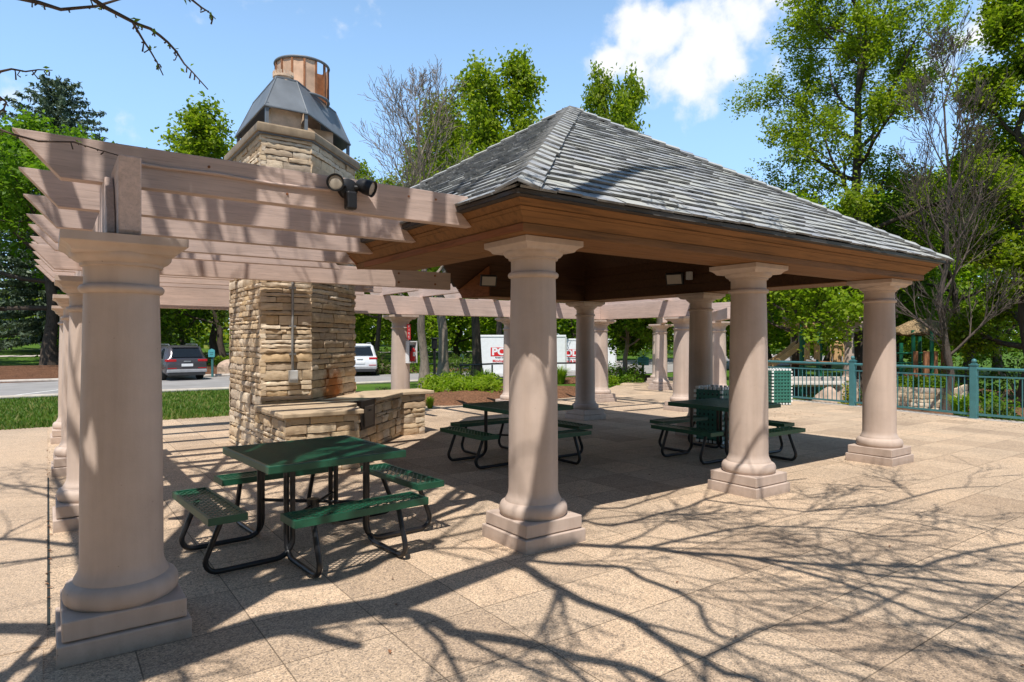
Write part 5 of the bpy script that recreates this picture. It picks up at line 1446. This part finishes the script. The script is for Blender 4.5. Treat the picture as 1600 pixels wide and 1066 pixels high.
container('white storage container farther right, partly behind the first one', 864, 962, 42.0, 1.80, -.35, 893, .86, 1.70)

# ------------------------------------------------------------------ small street furniture
def sign_board(label, u, d, v0, v1, wpx, name='park_sign'):
    x, y = at_depth(u, d); A = frame_at(u, d, 0); zt = EYE+(533-v0)*d/FP; zm = EYE+(533-v1)*d/FP; w_ = wpx*d/FP/2
    s = thing(name, label, 'sign', (x, y, hgt(x, y)))
    m_ = MB(); m_.box(-.05,.05,.02,.12,hgt(x,y)-.2,zm+.1,A); m_.build('post', M['teal'], s, bevel=.01)
    m_ = MB(); pol = [(-w_,zm),(w_,zm),(w_,zt-.08),(w_*.35,zt-.03),(0,zt),(-w_*.35,zt-.03),(-w_,zt-.08)]
    m_.loft([[tuple(A @ Vector((px_,0,pz))) for px_, pz in pol], [tuple(A @ Vector((px_,-.05,pz))) for px_, pz in pol]]); m_.build('board', M['tealsign'], s)
    m_ = MB()
    for k, ww in ((.45,.62),(.68,.5)): m_.box(-w_*ww, w_*ww, -.056, -.051, zt-(zt-zm)*k-.02, zt-(zt-zm)*k+.02, A)
    m_.build('marking', M['teal'], s)
sign_board('small teal sign with a peaked top on a post right of the grey car', 331, 35, 545, 558, 10)
sign_board('teal sign board beside the shrubs at the end of the walkway', 1005, 30, 556, 571, 17)
sign_board('tiny teal sign far behind between the trunks and the container', 722, 44, 553, 562, 6)
def boulder(label, u, d, w_, h, seed):
    x, y = at_depth(u, d); rr = random.Random(seed); bm = bmesh.new(); bmesh.ops.create_icosphere(bm, subdivisions=3, radius=1)
    ph = [rr.uniform(0,6) for _ in range(6)]
    for v in bm.verts:
        k = 1 + .14*math.sin(2.3*v.co.x+ph[0]) + .12*math.sin(3.1*v.co.y+ph[1]) + .10*math.sin(4*v.co.z+ph[2]) + rr.uniform(-.025,.025)
        v.co = Vector((v.co.x*w_*k, v.co.y*w_*.8*k, v.co.z*h*k))
    me = bpy.data.meshes.new('boulder'); bm.to_mesh(me); bm.free(); me.materials.append(M['rock'])
    o = bpy.data.objects.new('boulder', me); COL.objects.link(o); o.location = (x, y, hgt(x, y)+h*.35); o.rotation_euler.z = rr.uniform(0,3)
    return tag(o, label, 'boulder')
boulder('pinkish boulder beside the stone stack, right of the teal sign', 359, 37, .85, .62, 1)
boulder('pinkish boulder between the white car and the extinguisher column', 596, 39, .75, .55, 2)
boulder('pale rounded boulder low behind the railing balusters', 1292, 18.8, .42, .38, 3)
boulder('tan boulder inside the playground beside its arch', 1322, 22.5, .55, .62, 4)
ps = thing('black_post', 'slim black post standing between the two grey trunks', 'post', (*at_depth(679, 24), hgt(*at_depth(679, 24))))
A = frame_at(679, 24, 0); m_ = MB(); m_.box(-.045,.045,-.045,.045,-.4,1.35,A); m_.build('pole', M['black'], ps)
m_ = MB(); m_.box(-.10,.10,-.10,.10,1.35,1.72,A); m_.box(-.14,.14,-.14,.14,1.72,1.77,A); m_.build('lantern', M['black'], ps, bevel=.02)
hr = thing('handrail', 'thin black handrail in front of the first container', 'handrail', (*at_depth(760, 27), hgt(*at_depth(760, 27))))
a = px3(718, 571, 28); b = px3(772, 568.5, 26.5); c_ = px3(930, 567, 29); m_ = MB(); m_.tube([a, b, c_], .035, 8); m_.build('rail', M['black'], hr, smooth=60)
for u, d in ((720,28),(741,27.4),(769,26.6),(850,28),(922,29)):
    x, y = at_depth(u, d); m_ = MB(); m_.tube([(x,y,hgt(x,y)-.1),(x,y,EYE-.98)], .035, 8); m_.build('post', M['black'], hr, smooth=60)
# retaining wall under the play area
wl = thing('retaining_wall', 'low buff stone retaining wall outside the teal railing', 'wall', (*at_depth(1445, 20), -.5))
sw = MB(); rs = random.Random(19); a = at_depth(1378, 20.8); b = at_depth(1492, 19.6); c_ = at_depth(1512, 22)
stone_wall(sw, a, b, -.55, .20, rs, .09, .19, .25, .6); stone_wall(sw, b, c_, -.55, .20, rs, .09, .19, .25, .6)
sw.build('stones', M['stone'], wl, smooth=42)
n_ = Vector((b[1]-a[1], -(b[0]-a[0]))).normalized()*-.03
core_ = MB(); core_.prism([(a[0]+n_.x,a[1]+n_.y),(b[0]+n_.x,b[1]+n_.y),(c_[0]+n_.x,c_[1]+n_.y),(a[0]+n_.x*60,a[1]+n_.y*60)], -.6, .12); core_.build('earth_fill', M['mulch'], wl)

# ------------------------------------------------------------------ playground
pa = thing('play_structure', 'play structure with tan arched panels and green posts behind the railing', 'play structure', (*at_depth(1270, 25), -.4))
def pbox(par, nm, mat, u0, u1, v0, v1, d, depth, bev=.02):
    A = frame_at((u0+u1)/2, d, 0); hw_ = (u1-u0)/2*d/FP; m_ = MB(); m_.box(-hw_, hw_, 0, depth, EYE+(533-v1)*d/FP, EYE+(533-v0)*d/FP, A); return m_.build(nm, M[mat], par, bevel=bev)
def ppost(par, u, v0, v1, d, r=.065, mat='playgreen'):
    x, y = at_depth(u, d); m_ = MB(); m_.tube([(x,y,EYE+(533-v1)*d/FP),(x,y,EYE+(533-v0)*d/FP)], r, 12); return m_.build('post', M[mat], par, smooth=60)
for u, d in ((1252,24),(1256,26),(1278,24),(1282,26)): ppost(pa, u, 505, 625, d)
pbox(pa, 'roof_panel', 'playtan', 1255, 1277, 505, 512, 24.2, 1.8)
for u0, u1 in ((1260,1266),(1273,1279)): pbox(pa, 'arch_panel', 'playtan', u0, u1, 536, 562, 23.8, .1)
pbox(pa, 'arch_panel', 'playtan', 1303, 1316, 536, 566, 23.8, .12)
pbox(pa, 'deck', 'playbrown', 1250, 1312, 566, 570, 23.9, 1.9)
def parch(par, u0, u1, v0, d, r=.03):
    zc = EYE+(533-v0)*d/FP; A = frame_at((u0+u1)/2, d-.1, 0); hw_ = (u1-u0)/2*d/FP; m_ = MB()
    m_.tube([tuple(A @ Vector((-hw_,0,zc-.75)))] + [tuple(A @ Vector((-hw_*math.cos(k/10*PI), 0, zc-.2+.2*math.sin(k/10*PI)))) for k in range(11)] + [tuple(A @ Vector((hw_,0,zc-.75)))], r, 8)
    m_.build('arch_rail', M['playtan'], par, smooth=60)
parch(pa, 1298, 1318, 534, 23.8); parch(pa, 1258, 1280, 534, 23.7)
sl2 = MB(); A = frame_at(1238, 24, 0)
for k in range(8):
    t = k/8; t1 = (k+1)/8; f = lambda t: (-.75+1.1*t, EYE-.95+.75*t**1.3)
    (xa, za), (xb, zb) = f(t), f(t1)
    sl2.bar(A @ Vector((xa,.3,za)), A @ Vector((xb,.3,zb)), .5, .05); sl2.bar(A @ Vector((xa,.05,za+.1)), A @ Vector((xb,.05,zb+.1)), .05, .2); sl2.bar(A @ Vector((xa,.55,za+.1)), A @ Vector((xb,.55,zb+.1)), .05, .2)
sl2.build('slide', M['playtan'], pa)
eg = thing('timber_edging', 'grey timber edging of the play area seen through the railing', 'edging', (*at_depth(1275, 22), -.4))
for (v, d) in ((590,22.0),(597,20.5)):
    A = frame_at(1276, d, 0); z = EYE+(533-v)*d/FP; m_ = MB(); m_.box(-1.1,.95,0,.25,z-.16,z+.02,A); m_.build('timber', M['kerb'], eg, bevel=.015)
A = frame_at(1276, 19.8, 0); m_ = MB(); m_.box(-.95,1.1,0,.9,.30,.36,A); m_.build('deck_board', M['kerb'], eg, bevel=.01)
pb = thing('play_structure', 'play tower with a thatched tan roof and green posts behind the railing', 'play structure', (*at_depth(1445, 23.5), -.3))
for u, d in ((1427,23),(1437,24.6),(1456,22.6),(1473,24)): ppost(pb, u, 516, 612, d)
for u, d in ((1408,23.2),): ppost(pb, u, 536, 605, d)
x, y = at_depth(1447, 23.6); zc = EYE+(533-519)*23.6/FP
m_ = MB(); R_ = VW.to_3x3(); rings = []
rr = random.Random(3)
for (hw_, zz) in ((.92,-.10),(.98,-.02),(.90,.10),(.70,.24),(.45,.36),(.16,.47)):
    rg = []
    for k in range(24):
        a = 2*PI*k/24; q = max(abs(math.cos(a)), abs(math.sin(a))); p = R_ @ Vector((hw_*math.cos(a)/q**.8*(1+rr.uniform(-.03,.03)), hw_*.8*math.sin(a)/q**.8, zz + rr.uniform(-.03,.03) + .05*math.sin(3*a)))
        rg.append((x+p.x, y+p.y, zc+p.z))
    rings.append(rg)
m_.loft(rings); m_.build('roof', M['playroof'], pb, smooth=50)
for u0, u1, d in ((1428,1435,22.9),(1445,1453,22.5),(1460,1466,22.6),(1473,1479,23.6)): pbox(pb, 'wall_panel', 'playbrown', u0, u1, 549, 598, d, .12)
A = frame_at(1415, 23, 0); m_ = MB(); zr = EYE+(533-552)*23/FP
m_.tube([tuple(A @ Vector((-.5,0,zr))), tuple(A @ Vector((.6,0,zr)))], .035, 8); m_.tube([tuple(A @ Vector((-.5,0,zr-.35))), tuple(A @ Vector((.6,0,zr-.35)))], .03, 8); m_.build('rail', M['playgreen'], pb, smooth=60)
pbox(pb, 'deck', 'playbrown', 1424, 1480, 586, 590, 22.7, 1.8)
